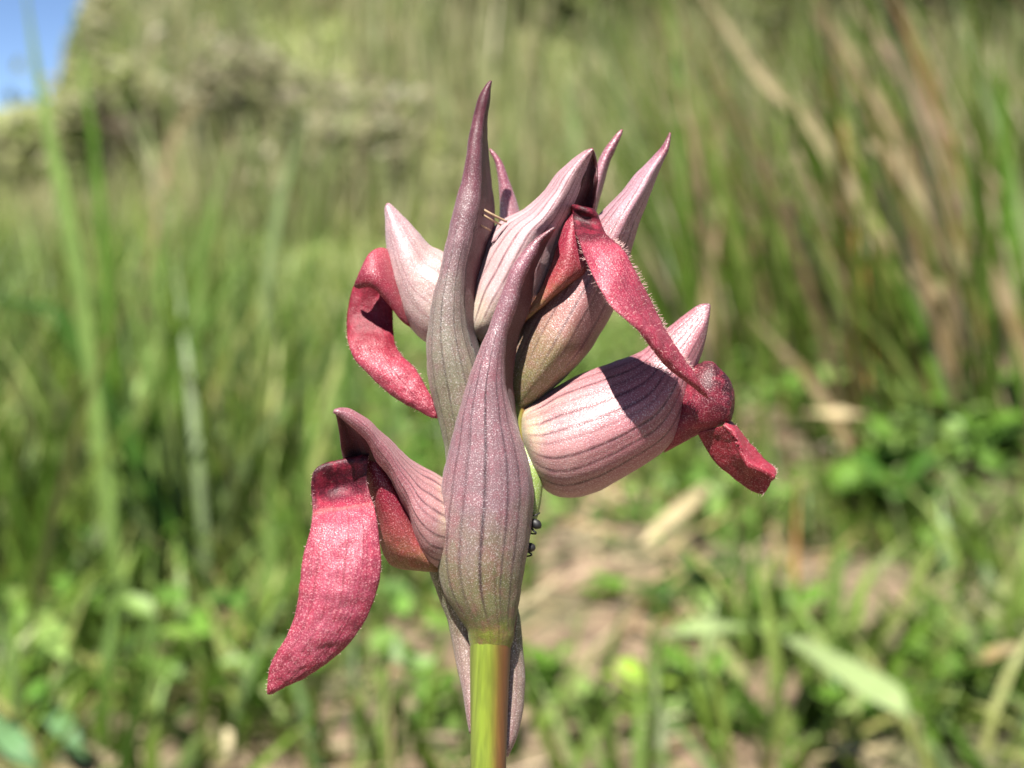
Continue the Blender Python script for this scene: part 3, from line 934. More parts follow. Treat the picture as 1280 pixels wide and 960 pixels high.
def stem_mat():
    m, nt = new_mat("stem_tissue")
    L = nt.links.new
    tc = node(nt, 'ShaderNodeTexCoord'); o = tc.outputs['Object']
    sep = node(nt, 'ShaderNodeSeparateXYZ'); L(tc.outputs['UV'], sep.inputs[0])
    n1 = noise_n(nt, o, 500, 3, 0.6)
    mp = node(nt, 'ShaderNodeMapping'); mp.inputs['Scale'].default_value = (2200, 2200, 60); L(o, mp.inputs[0])
    st = noise_n(nt, mp.outputs[0], 1.0, 2, 0.5)
    u2 = math_n(nt, 'ADD', sep.outputs[0], math_n(nt, 'MULTIPLY', math_n(nt, 'SUBTRACT', n1, 0.5), 0.05))
    r = ramp(nt, [(0.0, (0.10, 0.04, 0.02)), (0.16, (0.12, 0.05, 0.016)), (0.26, (0.125, 0.07, 0.015)), (0.38, (0.13, 0.12, 0.014)), (0.48, (0.135, 0.165, 0.014)), (0.7, (0.14, 0.19, 0.018)), (1.0, (0.13, 0.16, 0.03))]); L(u2, r.inputs[0])
    rs = ramp(nt, [(0.35, (0.78,) * 3), (0.65, (1.12,) * 3)]); L(st, rs.inputs[0])
    c = mix_c(nt, 1.0, r.outputs[0], rs.outputs[0], 'MULTIPLY')
    bp = node(nt, 'ShaderNodeBump'); bp.inputs['Distance'].default_value = 0.00004; L(st, bp.inputs['Height'])
    pb = node(nt, 'ShaderNodeBsdfPrincipled'); L(c, pb.inputs['Base Color']); L(bp.outputs[0], pb.inputs['Normal'])
    pb.inputs['Roughness'].default_value = 0.4
    pb.inputs['Subsurface Weight'].default_value = 0.2; pb.inputs['Subsurface Scale'].default_value = 0.001; pb.inputs['Subsurface Radius'].default_value = (0.8, 1, 0.3)
    out = node(nt, 'ShaderNodeOutputMaterial'); L(pb.outputs[0], out.inputs[0])
    return m


HOOD_V = [(0.06, .7), (0.14, .7), (0.22, .8), (0.30, .8), (0.38, .9), (0.47, .7), (0.545, 1.0), (0.61, .9), (0.67, .8), (0.725, 1.0)]
# hoods: cream at the base, rose grey above, purple at the tip
M_HOOD = petal_mat("hood_tissue", [(0.0, (0.36, 0.37, 0.15)), (0.09, (0.47, 0.36, 0.25)), (0.2, (0.45, 0.23, 0.225)), (0.45, (0.42, 0.145, 0.17)), (0.75, (0.39, 0.135, 0.16)), (0.9, (0.26, 0.09, 0.115)), (1.0, (0.12, 0.02, 0.04))],
                   vein_pos=[(0.50, .6), (0.545, .8), (0.59, 1), (0.625, .5), (0.665, 1), (0.71, .9), (0.74, .5), (0.785, 1.0), (0.83, .9), (0.885, 1.0)], vein_w=0.0085, vein_amt=1.0, vein_col=(0.045, 0.003, 0.012), vein_range=(0.06, 0.16, 0.8, 0.97), vein_wob=0.045,
                   blotch=(0.30, 0.10, 0.13), blotch_amt=0.4, speck=(0.66, 0.53, 0.54), speck_amt=0.26, gloss=0.085, edge=((0.2, 0.035, 0.06), 0.018))
M_HOOD_CENTRE = petal_mat("centre_hood_tissue", [(0.0, (0.50, 0.44, 0.26)), (0.10, (0.62, 0.50, 0.38)), (0.25, (0.58, 0.40, 0.39)), (0.6, (0.54, 0.33, 0.35)), (0.85, (0.44, 0.24, 0.27)), (1.0, (0.18, 0.04, 0.06))],
                   vein_pos=[(0.50, .6), (0.55, .8), (0.60, 1), (0.64, .6), (0.69, 1), (0.735, .8), (0.80, 1.0), (0.855, .7), (0.92, .9)], vein_w=0.0075, vein_amt=1.0, vein_col=(0.07, 0.008, 0.02), vein_range=(0.04, 0.12, 0.75, 0.95), vein_wob=0.04,
                   blotch=(0.45, 0.22, 0.25), blotch_amt=0.35, speck=(0.75, 0.62, 0.62), speck_amt=0.3, edge=((0.3, 0.09, 0.12), 0.015))
M_HOOD_PALE = petal_mat("pale_hood_tissue", [(0.0, (0.45, 0.38, 0.24)), (0.2, (0.46, 0.34, 0.30)), (0.7, (0.46, 0.30, 0.32)), (0.93, (0.40, 0.24, 0.27)), (1.0, (0.25, 0.08, 0.12))],
                        vein_pos=[(0.52, .5), (0.585, .7), (0.65, .8), (0.70, .6), (0.77, .8), (0.82, .5), (0.89, .8)], vein_w=0.008, vein_amt=0.55, vein_col=(0.2, 0.05, 0.07), vein_range=(0.02, 0.1, 0.75, 0.97),
                        blotch=(0.42, 0.22, 0.25), blotch_amt=0.35)
M_HOOD_GREEN = petal_mat("green_hood_tissue", [(0.0, (0.18, 0.19, 0.05)), (0.14, (0.22, 0.18, 0.075)), (0.28, (0.28, 0.125, 0.105)), (0.46, (0.35, 0.14, 0.165)), (0.58, (0.40, 0.22, 0.26)), (0.76, (0.36, 0.2, 0.25)), (0.86, (0.22, 0.05, 0.09)), (1.0, (0.13, 0.02, 0.04))],  # green brown base, darkened to paint in shade from the flowers in front
                         vein_pos=[(0.56, .8), (0.62, 1), (0.67, .8), (0.74, 1), (0.79, .8), (0.86, 1)], vein_w=0.009, vein_amt=0.9, vein_range=(0.1, 0.2, 0.6, 0.8), vein_col=(0.045, 0.008, 0.012), blotch=(0.25, 0.08, 0.09), blotch_amt=0.35, gloss=0.045, speck_amt=0.2)
M_INNER = petal_mat("inner_tissue", [(0.0, (0.085, 0.02, 0.02)), (0.5, (0.065, 0.009, 0.016)), (1.0, (0.07, 0.02, 0.02))], vein_pos=(0.2, 0.35, 0.5, 0.65, 0.8), vein_w=0.02, vein_col=(0.02, 0.003, 0.006), blotch=(0.10, 0.02, 0.03), speck_amt=0.06, speck=(0.4, 0.25, 0.25), trans=0.12, gloss=0.02)
M_BRACT = petal_mat("bract_tissue", [(0.0, (0.10, 0.012, 0.025)), (0.10, (0.21, 0.07, 0.10)), (0.3, (0.22, 0.11, 0.13)), (0.60, (0.20, 0.11, 0.125)), (0.68, (0.185, 0.125, 0.105)), (0.765, (0.15, 0.135, 0.06)), (0.83, (0.10, 0.11, 0.03)), (0.88, (0.13, 0.145, 0.016)), (1.0, (0.15, 0.175, 0.014))],
                    vein_pos=[(0.16, .5), (0.265, .7), (0.345, .6), (0.45, 1.0), (0.57, .8), (0.645, .7), (0.73, .5)], vein_w=0.014, vein_amt=1.0, vein_col=(0.02, 0.003, 0.008), vein_range=(0.15, 0.4, 0.78, 0.88), speck_range=(0.88, 0.74), vein_wob=0.05,
                    blotch=(0.2, 0.045, 0.065), blotch_amt=0.45, speck=(0.5, 0.41, 0.40), speck_amt=0.30, trans=0.10, edge=((0.16, 0.03, 0.04), 0.012))
M_BRACT_TALL = petal_mat("tall_bract_tissue", [(0.0, (0.05, 0.005, 0.012)), (0.16, (0.075, 0.010, 0.02)), (0.3, (0.13, 0.04, 0.055)), (0.48, (0.19, 0.11, 0.12)), (0.62, (0.19, 0.155, 0.125)), (0.85, (0.17, 0.165, 0.09)), (1.0, (0.11, 0.115, 0.04))],
                         vein_pos=[(0.14, .6), (0.25, .8), (0.36, 1), (0.5, .8), (0.6, .8)], vein_w=0.015, vein_amt=0.8, vein_col=(0.03, 0.016, 0.012), vein_range=(0.3, 0.5, 0.9, 1.0), blotch=(0.16, 0.05, 0.07), blotch_amt=0.35, speck=(0.42, 0.35, 0.34), speck_amt=0.28, trans=0.10, gloss=0.07, speck_range=(0.12, 0.42))
M_SIDE = petal_mat("side_bract_tissue", [(0.0, (0.06, 0.08, 0.015)), (0.35, (0.08, 0.085, 0.025)), (0.5, (0.25, 0.18, 0.14)), (0.85, (0.28, 0.18, 0.165)), (1.0, (0.2, 0.08, 0.08))], speck_amt=0.3, vein_pos=(0.3, 0.6), vein_w=0.05, vein_amt=0.35, blotch=(0.14, 0.11, 0.05), trans=0.10)  # dark upper stops paint in the shadow cast by the front bract
M_TIP = petal_mat("tip_tissue", [(0.0, (0.2, 0.03, 0.06)), (0.35, (0.25, 0.06, 0.10)), (0.7, (0.38, 0.2, 0.23)), (1.0, (0.42, 0.26, 0.28))], speck_amt=0.25, vein_pos=(0.5,), vein_w=0.05, vein_amt=0.3)


def lip_mat(name, along, **kw):
    a = dict(vein_pos=[(0.19, .6), (0.27, .3), (0.36, .8), (0.47, .4), (0.55, 1), (0.70, .5), (0.76, .9), (0.88, .5)], vein_w=0.02, vein_amt=0.5, vein_col=(0.10, 0.004, 0.012), vein_wob=0.12, vein_range=(0.2, 0.45, 0.85, 1.0),
             blotch=(0.33, 0.02, 0.05), blotch_amt=0.5, speck=(0.66, 0.32, 0.33), speck_amt=0.45, grain=9500, bump=0.00004, rough=0.5, vnoise_amt=0.07, gloss=0.03, spec=0.3, sheen=0.0, trans=0.15, sss=0.2)
    a.update(kw)
    return petal_mat(name, [(p, tuple(x * 0.86 for x in c)) for p, c in along], **a)


LIP = [(0.0, (0.05, 0.002, 0.008)), (0.24, (0.06, 0.002, 0.010)), (0.31, (0.13, 0.003, 0.02)), (0.35, (0.30, 0.014, 0.045)), (0.375, (0.44, 0.13, 0.13)), (0.40, (0.36, 0.05, 0.09)), (0.7, (0.38, 0.06, 0.105)), (1.0, (0.30, 0.022, 0.05))]  # dark throat: maroon tissue with shade painted into the first stops
M_LIP = lip_mat("lip_tissue", LIP, speck_range=(0.27, 0.35), across=[(0.0, (0.8, 0.62, 0.7)), (0.22, (1, 0.95, 1)), (0.55, (1.15, 1.5, 1.4)), (0.78, (1, 0.9, 1)), (1.0, (0.8, 0.62, 0.7))])  # across: the paler middle paints in the lip's highlight
M_LIP_FLAT = lip_mat("strap_lip_tissue", [(0.0, (0.045, 0.002, 0.008)), (0.33, (0.05, 0.002, 0.008)), (0.42, (0.10, 0.004, 0.016)), (0.48, (0.36, 0.042, 0.082)), (0.6, (0.37, 0.047, 0.09)), (1.0, (0.27, 0.016, 0.04))], speck_range=(0.38, 0.5))  # dark first stops paint in the hood tip's shadow on the maroon throat
M_LIP_LEFT = lip_mat("left_lip_tissue", [(0.0, (0.16, 0.006, 0.02)), (0.35, (0.24, 0.012, 0.03)), (0.5, (0.37, 0.045, 0.08)), (0.85, (0.36, 0.045, 0.078)), (1.0, (0.27, 0.016, 0.04))], speck_range=(0.3, 0.4))  # darker upper part has the shadow under the lip's bend painted in
M_LIP_TONGUE = lip_mat("tongue_tissue", [(0.0, (0.22, 0.01, 0.025)), (0.3, (0.30, 0.018, 0.035)), (1.0, (0.27, 0.014, 0.03))], speck_amt=0.3, across=[(0.0, (0.8, 0.7, 0.7)), (0.5, (0.85, 0.8, 0.8)), (0.62, (1.3, 1.8, 1.7)), (1.0, (1.1, 1.2, 1.2))])  # across: shaded left face and lit right strip painted into the colour
M_LIP_UNDER = lip_mat("lip_underside_tissue", [(0.0, (0.24, 0.008, 0.022)), (1.0, (0.25, 0.010, 0.022))], speck_amt=0.12)
M_KNOB = lip_mat("lip_base_tissue", [(0.0, (0.15, 0.014, 0.03)), (0.3, (0.11, 0.006, 0.018)), (0.6, (0.045, 0.002, 0.009)), (1.0, (0.03, 0.0015, 0.006))], gloss=0.025, speck_amt=0.25, vein_pos=(), across=[(0.0, (0.8, 0.8, 0.8)), (0.5, (0.6, 0.6, 0.6)), (0.7, (0.9, 0.9, 0.9)), (0.85, (1.9, 2.2, 2.0)), (1.0, (1.8, 2.0, 1.9))])
M_LOBE = lip_mat("side_lobe_tissue", [(0.0, (0.16, 0.005, 0.022)), (0.25, (0.30, 0.015, 0.045)), (0.5, (0.36, 0.075, 0.07)), (0.72, (0.36, 0.18, 0.085)), (1.0, (0.22, 0.19, 0.045))], speck_amt=0.35, vein_pos=[(0.3, .5), (0.6, .5)], vein_w=0.04, trans=0.22)
M_HAIR = leaf_mat("lip_hair", (0.75, 0.5, 0.48), 0.1, 0.4, 0.4)
M_STEM = stem_mat()

# stem
_top = FP(610, 990, 1.5)
sp = [base + (0, 0, -0.004), base + (0.0006, 0, _top[2] * 0.45), base + (0.0003, 0, _top[2] * 0.78), base + (0, 0, _top[2] - 0.011), _top, FP(611, 920, 1.5), FP(612, 850, 1.5), FP(614, 790, 1.5), FP(619, 735, 2.2), FP(632, 660, 3.2), FP(642, 600, 3.6), FP(645, 540, 4.2), FP(644, 480, 5.2), FP(640, 430, 6.0)]
sr = [0.0021, 0.0019, 0.0016, 0.00145, 0.00142, 0.00145, 0.00155, 0.00166, 0.0017, 0.0016, 0.0014, 0.0013, 0.0011, 0.0009]
c = catmull(np.array(sp), 70); rr = catmull(np.array(sr)[:, None], 70)[:, 0]
v, f, u = tube_mesh(c, rr, 28)
put("stem", v, f, M_STEM, orchid, uvs=u)

# front bract
FB = [  # y, left, right, far margin, axis depth, bulge
    (284, 692.5, 694, 695, -0.9, 0.05), (300, 670, 677, 686, -0.9, 0.25), (320, 652, 667, 676, -0.9, 0.45), (340, 640, 657, 668, -0.9, 0.55), (360, 632, 650, 666, -0.8, 0.6), (382, 624, 644, 663, -0.7, 0.65),
    (400, 617, 637, 656, -0.6, 0.7), (420, 609, 631, 648, -0.5, 0.9), (450, 597, 629, 643, -0.2, 1.3), (480, 586, 630, 641, 0.1, 1.7), (505, 578, 636, 643, 0.5, 2.1), (530, 571, 643, 647, 0.9, 2.6),
    (560, 564, 653, 652, 1.2, 3.0), (590, 557, 661, 657, 1.4, 3.3), (620, 552, 664, 660, 1.5, 3.4), (650, 548, 662, 658, 1.5, 3.4), (680, 547, 658, 654, 1.5, 3.3), (710, 549, 653, 650, 1.5, 3.1),
    (740, 557, 648, 645, 1.5, 2.7), (765, 572, 644, 641, 1.5, 2.3), (783, 584, 641.5, 639, 1.5, 1.86), (794, 587, 640.2, 638, 1.5, 1.71), (805, 588.5, 638.5, 636, 1.5, 1.58), (818, 591, 636, 633, 1.5, 1.38)]
rows = []
for y, xl, xr, xf, d, b in FB:
    xm, hw = (xl + xr) / 2, (xr - xl) / 2
    r_ = []
    for a in (-28, 0, 25, 50, 75, 100, 125, 150, 172):
        r_.append((xm - hw * math.cos(R(a)), y, d - b * math.sin(R(a))))
    r_.append((xr - 0.1, y, d - b * 0.06))
    r_.append((xf, y, d + (1.8 if y < 540 else 1.0)))
    rows.append(r_)
sheet("bract", rows, [M_BRACT, M_INNER], orchid, nu=61, nv=110, t=0.00035, amp=0.05, seed=2, split=0.9)  # strip past the fold: maroon inside colour, deepened to paint in its shade

# tall bract behind the left shoulder
TB = [(101, 613, 614, 614.5, 1.0, 0.05), (112, 605, 611, 613, 1.0, 0.25), (127, 599, 608.5, 611, 1.0, 0.35), (145, 594, 605, 609, 1.0, 0.4), (172, 588.5, 601, 609, 0.9, 0.5), (200, 584.5, 600, 611, 0.8, 0.6), (230, 578, 599.5, 614, 0.8, 0.7),
      (255, 571, 598, 617, 0.7, 0.8), (280, 565, 592, 618, 0.7, 0.9), (302, 560, 587, 616, 0.7, 1.0), (325, 555, 581, 612, 0.8, 1.0), (347, 550, 578, 606, 0.9, 1.1), (377, 542, 578, 604, 1.0, 1.3), (410, 537, 581, 602, 1.2, 1.5),
      (440, 535, 590, 604, 1.4, 1.7), (470, 537, 600, 607, 1.7, 1.8), (500, 543, 604, 608, 2.1, 1.9), (525, 550, 604, 606, 2.4, 1.9), (555, 557, 602, 604, 2.8, 1.9), (590, 561, 600, 602, 3.2, 1.7), (625, 566, 600, 601, 3.6, 1.4)]
rows = []
for y, xl, xr, xf, d, b in TB:
    xm, hw = (xl + xr) / 2, (xr - xl) / 2
    r_ = [(xm - hw * math.cos(R(a)), y, d - b * math.sin(R(a))) for a in (-22, 0, 28, 55, 82, 110, 138, 168)]
    k = min(1, max(0, (y - 105) / 120))
    r_.append((xr, y, d - b * 0.1)); r_.append(((xr + xf) / 2, y, d + 1.6 * k + 0.1)); r_.append((xf, y, d + 4.5 * k + 0.2))
    rows.append(r_)
sheet("bract", rows, [M_BRACT_TALL, M_INNER], orchid, nu=51, nv=110, t=0.00035, amp=0.05, seed=5, split=0.79)

# two small tips behind
sheet("bract", [[(612, 186, 7.5), (612.3, 186, 7.4), (612.6, 186, 7.5)], [(620, 203, 7.5), (623, 203, 7.1), (627, 204, 7.5)], [(624, 230, 7.5), (630, 229, 6.9), (637, 228, 7.5)], [(625, 262, 7.6), (636, 260, 6.8), (648, 260, 7.6)], [(624, 300, 7.8), (640, 300, 6.9), (656, 300, 7.8)], [(625, 345, 8), (642, 345, 7), (660, 345, 8)]],
      [M_TIP], orchid, 13, 40, 0.0003, 0.03, seed=6)
sheet("bract", [[(777.5, 162, 6.5), (777.8, 162, 6.4), (778, 162, 6.5)], [(766, 174, 6.5), (768, 178, 6.2), (770, 183, 6.6)], [(754, 190, 6.5), (758, 196, 6.0), (761, 205, 6.8)], [(746, 208, 6.6), (750, 218, 5.9), (753, 234, 7)], [(738, 240, 6.8), (741, 250, 6.0), (745, 265, 7.2)], [(728, 290, 7), (732, 295, 6.4), (738, 300, 7.4)]],
      [M_TIP], orchid, 13, 40, 0.0003, 0.03, seed=7)

# bracts hugging the stem below
LB = [(690, 533, 560, 2.0), (713, 537, 566, 2.4), (735, 545, 575, 2.8), (755, 552, 584, 3.0), (776, 560, 592, 3.1), (795, 564, 596, 3.2), (814, 568, 598, 3.2), (835, 572, 598, 3.1), (852, 576, 598, 3.0), (885, 582, 597, 2.8), (917, 587, 594, 2.5)]
sheet("bract", [lrow((a, y), (b, y), d, 0.9, 0, 0) for y, a, b, d in LB], [M_SIDE], orchid, 15, 60, 0.00035, 0.04, seed=8)
RB = [(730, 626, 642, 2.2), (749, 627, 645, 2.6), (776, 628, 650, 2.9), (808, 628, 653, 3.0), (830, 628, 655, 3.0), (852, 627, 656, 3.0), (884, 626, 654, 2.9), (917, 625, 647, 2.7), (946, 625, 635, 2.4)]
sheet("bract", [lrow((a, y), (b, y), d, 0.7, 0, 0.3) for y, a, b, d in RB], [M_SIDE], orchid, 15, 60, 0.00035, 0.04, seed=9)

# short green ovary below the right flower
c = catmull(np.array([FP(640, 690, 3.2), FP(658, 650, 2.8), FP(666, 615, 2.5), FP(664, 585, 2.6), FP(656, 560, 3.2)]), 20)
v, f, u = tube_mesh(c, catmull(np.array([[0.0007], [0.0008], [0.00075], [0.0009], [0.0006]]), 20)[:, 0], 16)
M_OV = petal_mat("ovary_tissue", [(0.0, (0.20, 0.30, 0.05)), (1.0, (0.28, 0.38, 0.08))], speck_amt=0.2, blotch_amt=0.1, blotch=(0.2, 0.24, 0.06))
put("ovary", v, f, M_OV, orchid, uvs=u)

# upper right flower, turned away behind
hood("flower_hood", [((640, 508), (646, 519), 4.6, 0.6), ((634, 472), (690, 486), 4.8, 2.5), ((645, 430), (731, 445), 5.0, 3.8), ((665, 385), (751, 415), 5.4, 4.2), ((690, 340), (769, 380), 5.4, 4.0), ((720, 300), (786, 321), 4.4, 3.2), ((750, 270), (800, 275), 3.6, 2.3),
                     ((779, 240), (813, 241), 3.2, 1.7), ((797, 218), (822, 216), 3.0, 1.2), ((816, 199), (829.5, 198), 3.0, 0.75), ((829, 184), (835, 186), 3.0, 0.35), ((837.6, 165.5), (838.4, 166.5), 3.0, 0.08)],
     [M_HOOD_GREEN, M_INNER], orchid, -172, 184, keel=0.10, keel_at=100, seed=11, vee=0.6, vee0=0.6, kc=-0.25)

# central flower
cf = hood("flower_hood", [((584, 408), (606, 432), 4.2, 0.9), ((579, 385), (630, 426), 4.2, 2.4), ((580, 355), (655, 405), 4.1, 3.3), ((587, 331), (676, 378), 4.0, 3.7), ((600, 305), (690, 342), 3.6, 3.7), ((627, 278), (698, 306), 3.1, 3.3), ((658, 262), (708, 280), 2.4, 2.5),
                          ((680, 242), (718, 254), 1.8, 1.8), ((698, 218), (728, 226), 1.2, 1.2), ((717, 201), (735, 205), 0.7, 0.7), ((731, 191), (739, 194), 0.3, 0.35), ((740.8, 185.5), (741.4, 186.5), 0.0, 0.06)],
          [M_HOOD_CENTRE, M_INNER], orchid, -150, 172, keel=0.13, keel_at=78, seed=12, tilt=0.75, vee=0.72, vee0=0.3, kc=0.25)
sheet("petal", [[(740.5, 187, 0.1), (741, 187, 0.2), (741.5, 187, 0.2)], [(734, 202, 0.7), (740, 204, 1.3), (746.5, 207, 1.1)], [(728, 224, 0.8), (738, 226, 1.8), (747, 225, 1.0)], [(718, 250, 1.8), (732, 248, 3.2), (745, 243, 2.0)], [(712, 270, 2.2), (728, 270, 3.6), (742, 264, 2.6)], [(706, 292, 2.6), (722, 290, 3.8), (738, 286, 3.0)]],
      [M_INNER], cf, 15, 36, 0.0003, 0.04, seed=13)
sheet("side_lobe", [[(712, 268, 2.0), (718, 268, 1.4), (724, 270, 2.0)], [(702, 292, 1.6), (714, 296, 0.6), (727, 300, 1.6)], [(694, 318, 1.4), (712, 322, 0.2), (733, 324, 1.4)], [(684, 345, 1.6), (706, 344, 0.3), (737, 338, 1.8)], [(670, 372, 2.2), (692, 364, 0.8), (715, 352, 2.4)], [(650, 398, 2.8), (668, 388, 1.8), (684, 376, 3.0)], [(628, 420, 3.4), (640, 412, 2.8), (652, 402, 3.6)]],
      [M_LOBE, M_INNER], cf, 19, 44, 0.0004, 0.06, seed=14)
CL = [((710, 296), (738, 296), 3.6, -0.3), ((712, 278), (741, 278), 2.4, 0.2), ((714, 260), (742, 264), 0.9, 0.8), ((715, 257), (746, 267), 0.1, 0.9), ((716, 265), (750, 276), 0.1, 0.5), ((717, 277), (754, 286), -0.5, 0.0), ((719, 289), (759, 295), -1.6, 0.1), ((724, 302), (769, 303), -3.2, 0.5), ((731, 322), (784, 320), -4.4, 0.8), ((746, 354), (799, 348), -5.4, 0.7, -0.6, 1.6), ((763, 381), (814, 378), -5.6, 0.7, -1.2, 2.6),
      ((780, 398), (827, 405), -5.4, 0.8, -1.4, 3.0), ((798, 414), (838, 424), -4.9, 0.9, -1.4, 3.0), ((816, 438), (849, 441), -4.2, 0.9, -1.0, 2.4), ((834, 459), (861, 459), -3.4, 0.7, -0.5, 1.6), ((856, 476), (874, 477), -2.6, 0.4, 0, 0.8), ((884, 497), (886, 498), -1.5, 0.05)]
_, G_C = sheet("lip", [lrow(q[0], q[1], q[2], q[3], *(q[4:] or (0.7, 0.5))) for q in CL], [M_LIP_FLAT, M_LIP_UNDER], cf, 25, 110, 0.00032, 0.12, 900, seed=15, return_grid=True, calm=0.38)

# left upper flower
lf = hood("flower_hood", [((574, 385), (578, 420), 5.2, 0.6), ((568, 335), (550, 432), 5.4, 2.4), ((555, 318), (525, 421), 5.8, 3.0), ((536, 308), (504, 394), 5.8, 2.8), ((520, 290), (491, 356), 5.4, 2.2), ((507, 276), (485, 318), 5.2, 1.5), ((496, 265), (482.3, 286), 5.0, 0.9), ((488.5, 258), (482, 267), 5.0, 0.45), ((484.5, 254), (483, 255.5), 5.0, 0.08)],
          [M_HOOD_PALE, M_INNER], orchid, -165, 178, keel=0.08, keel_at=70, seed=16, vee=0.5, vee0=0.5, kc=0.1)
sheet("side_lobe", [lrow((506, 330), (530, 420), 6.4, 0.3), lrow((490, 315), (513, 409), 5.2, 0.5), lrow((476, 310), (500, 399), 4.3, 0.7), lrow((463, 316), (484, 378), 3.6, 0.8), lrow((453, 332), (468, 361), 3.4, 0.6), lrow((446, 350), (455, 358), 3.8, 0.2), lrow((443, 358), (448, 360), 4.4, 0.05)],
      [lip_mat("left_lobe_tissue", [(0.0, (0.40, 0.14, 0.14)), (0.4, (0.36, 0.05, 0.08)), (0.8, (0.22, 0.01, 0.035)), (1.0, (0.10, 0.004, 0.018))], speck_amt=0.3, vein_pos=()), M_INNER], lf, 19, 40, 0.0004, 0.06, seed=17)
LL = [((458, 328), (488, 345), 5.2, 0.1), ((441, 360), (490, 372), 5.6, 0.1), ((435, 388), (491, 395), 5.5, 0.1), ((433.5, 412), (492, 418), 5.0, 0.3), ((436, 430), (497, 438), 4.2, 0.5), ((444, 450), (511, 453), 3.3, 0.7), ((462, 468), (521, 465), 2.7, 0.8), ((480, 486), (529, 478), 2.3, 0.7), ((500, 501), (537, 493), 2.0, 0.5), ((520, 511), (543, 506), 1.9, 0.35), ((537, 520), (547, 515), 1.9, 0.15), ((546, 523), (548, 521), 1.9, 0.03)]
_, G_L = sheet("lip", [lrow(a, b, d, bb, 0.5, 0.5) for a, b, d, bb in LL], [M_LIP_LEFT, M_LIP_UNDER], lf, 25, 90, 0.00032, 0.12, 900, seed=18, return_grid=True)

# lower left flower
df = hood("flower_hood", [((588, 640), (588, 690), 3.4, 0.8), ((570, 611), (562, 713), 2.8, 2.7), ((545, 594), (540, 712), 2.2, 3.5), ((525, 584), (525, 690), 1.5, 3.3), ((510, 574), (513, 650), 0.6, 2.6), ((497, 562), (501, 626), -0.6, 2.0), ((485, 550), (487, 597), -1.8, 1.5), ((472, 538), (472, 577), -3.0, 1.1), ((459, 526), (459, 552), -4.2, 0.8), ((440, 514.5), (440, 533), -5.2, 0.5), ((427, 511.5), (425, 521), -5.7, 0.25), ((417.5, 512.5), (416.5, 516), -6.0, 0.08)],
          [M_HOOD, M_INNER], orchid, -160, 174, keel=0.08, keel_at=60, seed=19, tilt=0.35, vee=0.6, vee0=0.5, kc=0.3)
sheet("petal", [[(419, 515, -5.6), (424, 518, -5.4), (430, 523, -5.4)], [(422, 526, -5.0), (434, 530, -4.0), (448, 540, -4.2)], [(424.5, 541, -4.2), (440, 546, -2.6), (462, 558, -2.8)], [(426, 558, -2.8), (444, 562, -1.4), (470, 580, -1.6)], [(430, 575, -2.2), (448, 582, -0.8), (478, 600, -0.6)]],
      [M_INNER], df, 15, 36, 0.0003, 0.04, seed=20)
sheet("side_lobe", [lrow((458, 564), (474, 578), -1.2, 0.3), lrow((457, 588), (493, 608), -0.9, 0.8), lrow((461, 618), (507, 636), -0.2, 1.2), lrow((468, 645), (520, 662), 0.5, 1.6), lrow((475, 674), (536, 684), 1.1, 1.9), lrow((480, 692), (552, 702), 1.5, 1.8), lrow((488, 705), (556, 711), 1.8, 1.2), lrow((502, 711), (558, 714), 2.2, 0.4)],
      [M_LOBE, M_INNER], df, 21, 44, 0.0004, 0.07, seed=21)
DL = [((425, 592), (458, 588), -1.6, -0.2), ((405, 582), (461, 569), -2.6, -0.1), ((393, 588), (460, 574), -3.1, -0.3), ((389.5, 602), (459, 588), -3.2, -0.8), ((389.5, 616), (459, 602), -3.2, -1.1), ((390.5, 629), (462, 616), -3.6, -1.0), ((391, 640), (466, 628), -4.4, -0.5), ((390, 650), (469, 639), -5.2, 0.1), ((388, 664), (472, 657), -6.0, 0.5), ((380, 693), (475, 684), -6.6, 0.6), ((375, 730), (476, 711), -6.9, 0.7), ((370, 763), (470, 741), -6.9, 0.7),
      ((358, 796), (457, 773), -6.8, 0.6), ((342, 822), (437, 802), -6.6, 0.5), ((337, 837), (412, 827), -6.4, 0.4), ((335, 852), (382, 846), -6.2, 0.3), ((334, 863), (353, 860), -6.1, 0.15), ((334, 867), (337, 868), -6.0, 0.03)]
_, G_D = sheet("lip", [lrow(a, b, d, bb, 0.4, 0.6) for a, b, d, bb in DL], [M_LIP, M_LIP_UNDER], df, 33, 130, 0.00032, 0.13, 900, seed=22, return_grid=True, calm=0.32)

# right flower
rf = hood("flower_hood", [((648, 522), (654, 562), 4.8, 1.2), ((657, 509), (668, 595), 4.4, 3.0), ((676, 498), (688, 616), 4.2, 4.0), ((702, 482), (716, 622), 3.9, 4.5), ((727, 469), (748, 613), 3.6, 4.5), ((761, 457), (778, 597), 3.4, 4.2), ((789, 447), (806, 580), 3.2, 3.8), ((805, 440), (831, 562), 3.0, 3.3), ((818, 429), (851, 532), 2.9, 2.6), ((837, 411), (860, 494), 2.9, 1.9),
                          ((858, 394), (868, 466), 2.9, 1.3), ((873, 384), (879, 436), 2.9, 0.8), ((882, 381.5), (884.5, 407), 2.9, 0.4), ((887.4, 380.5), (887.6, 382.5), 2.9, 0.05)],
          [M_HOOD, M_INNER], orchid, -160, 176, keel=0.05, keel_at=40, seed=23, tilt=0.25, groove=0.012, ngroove=14, vee=0.6, vee0=0.72, kc=-0.15)
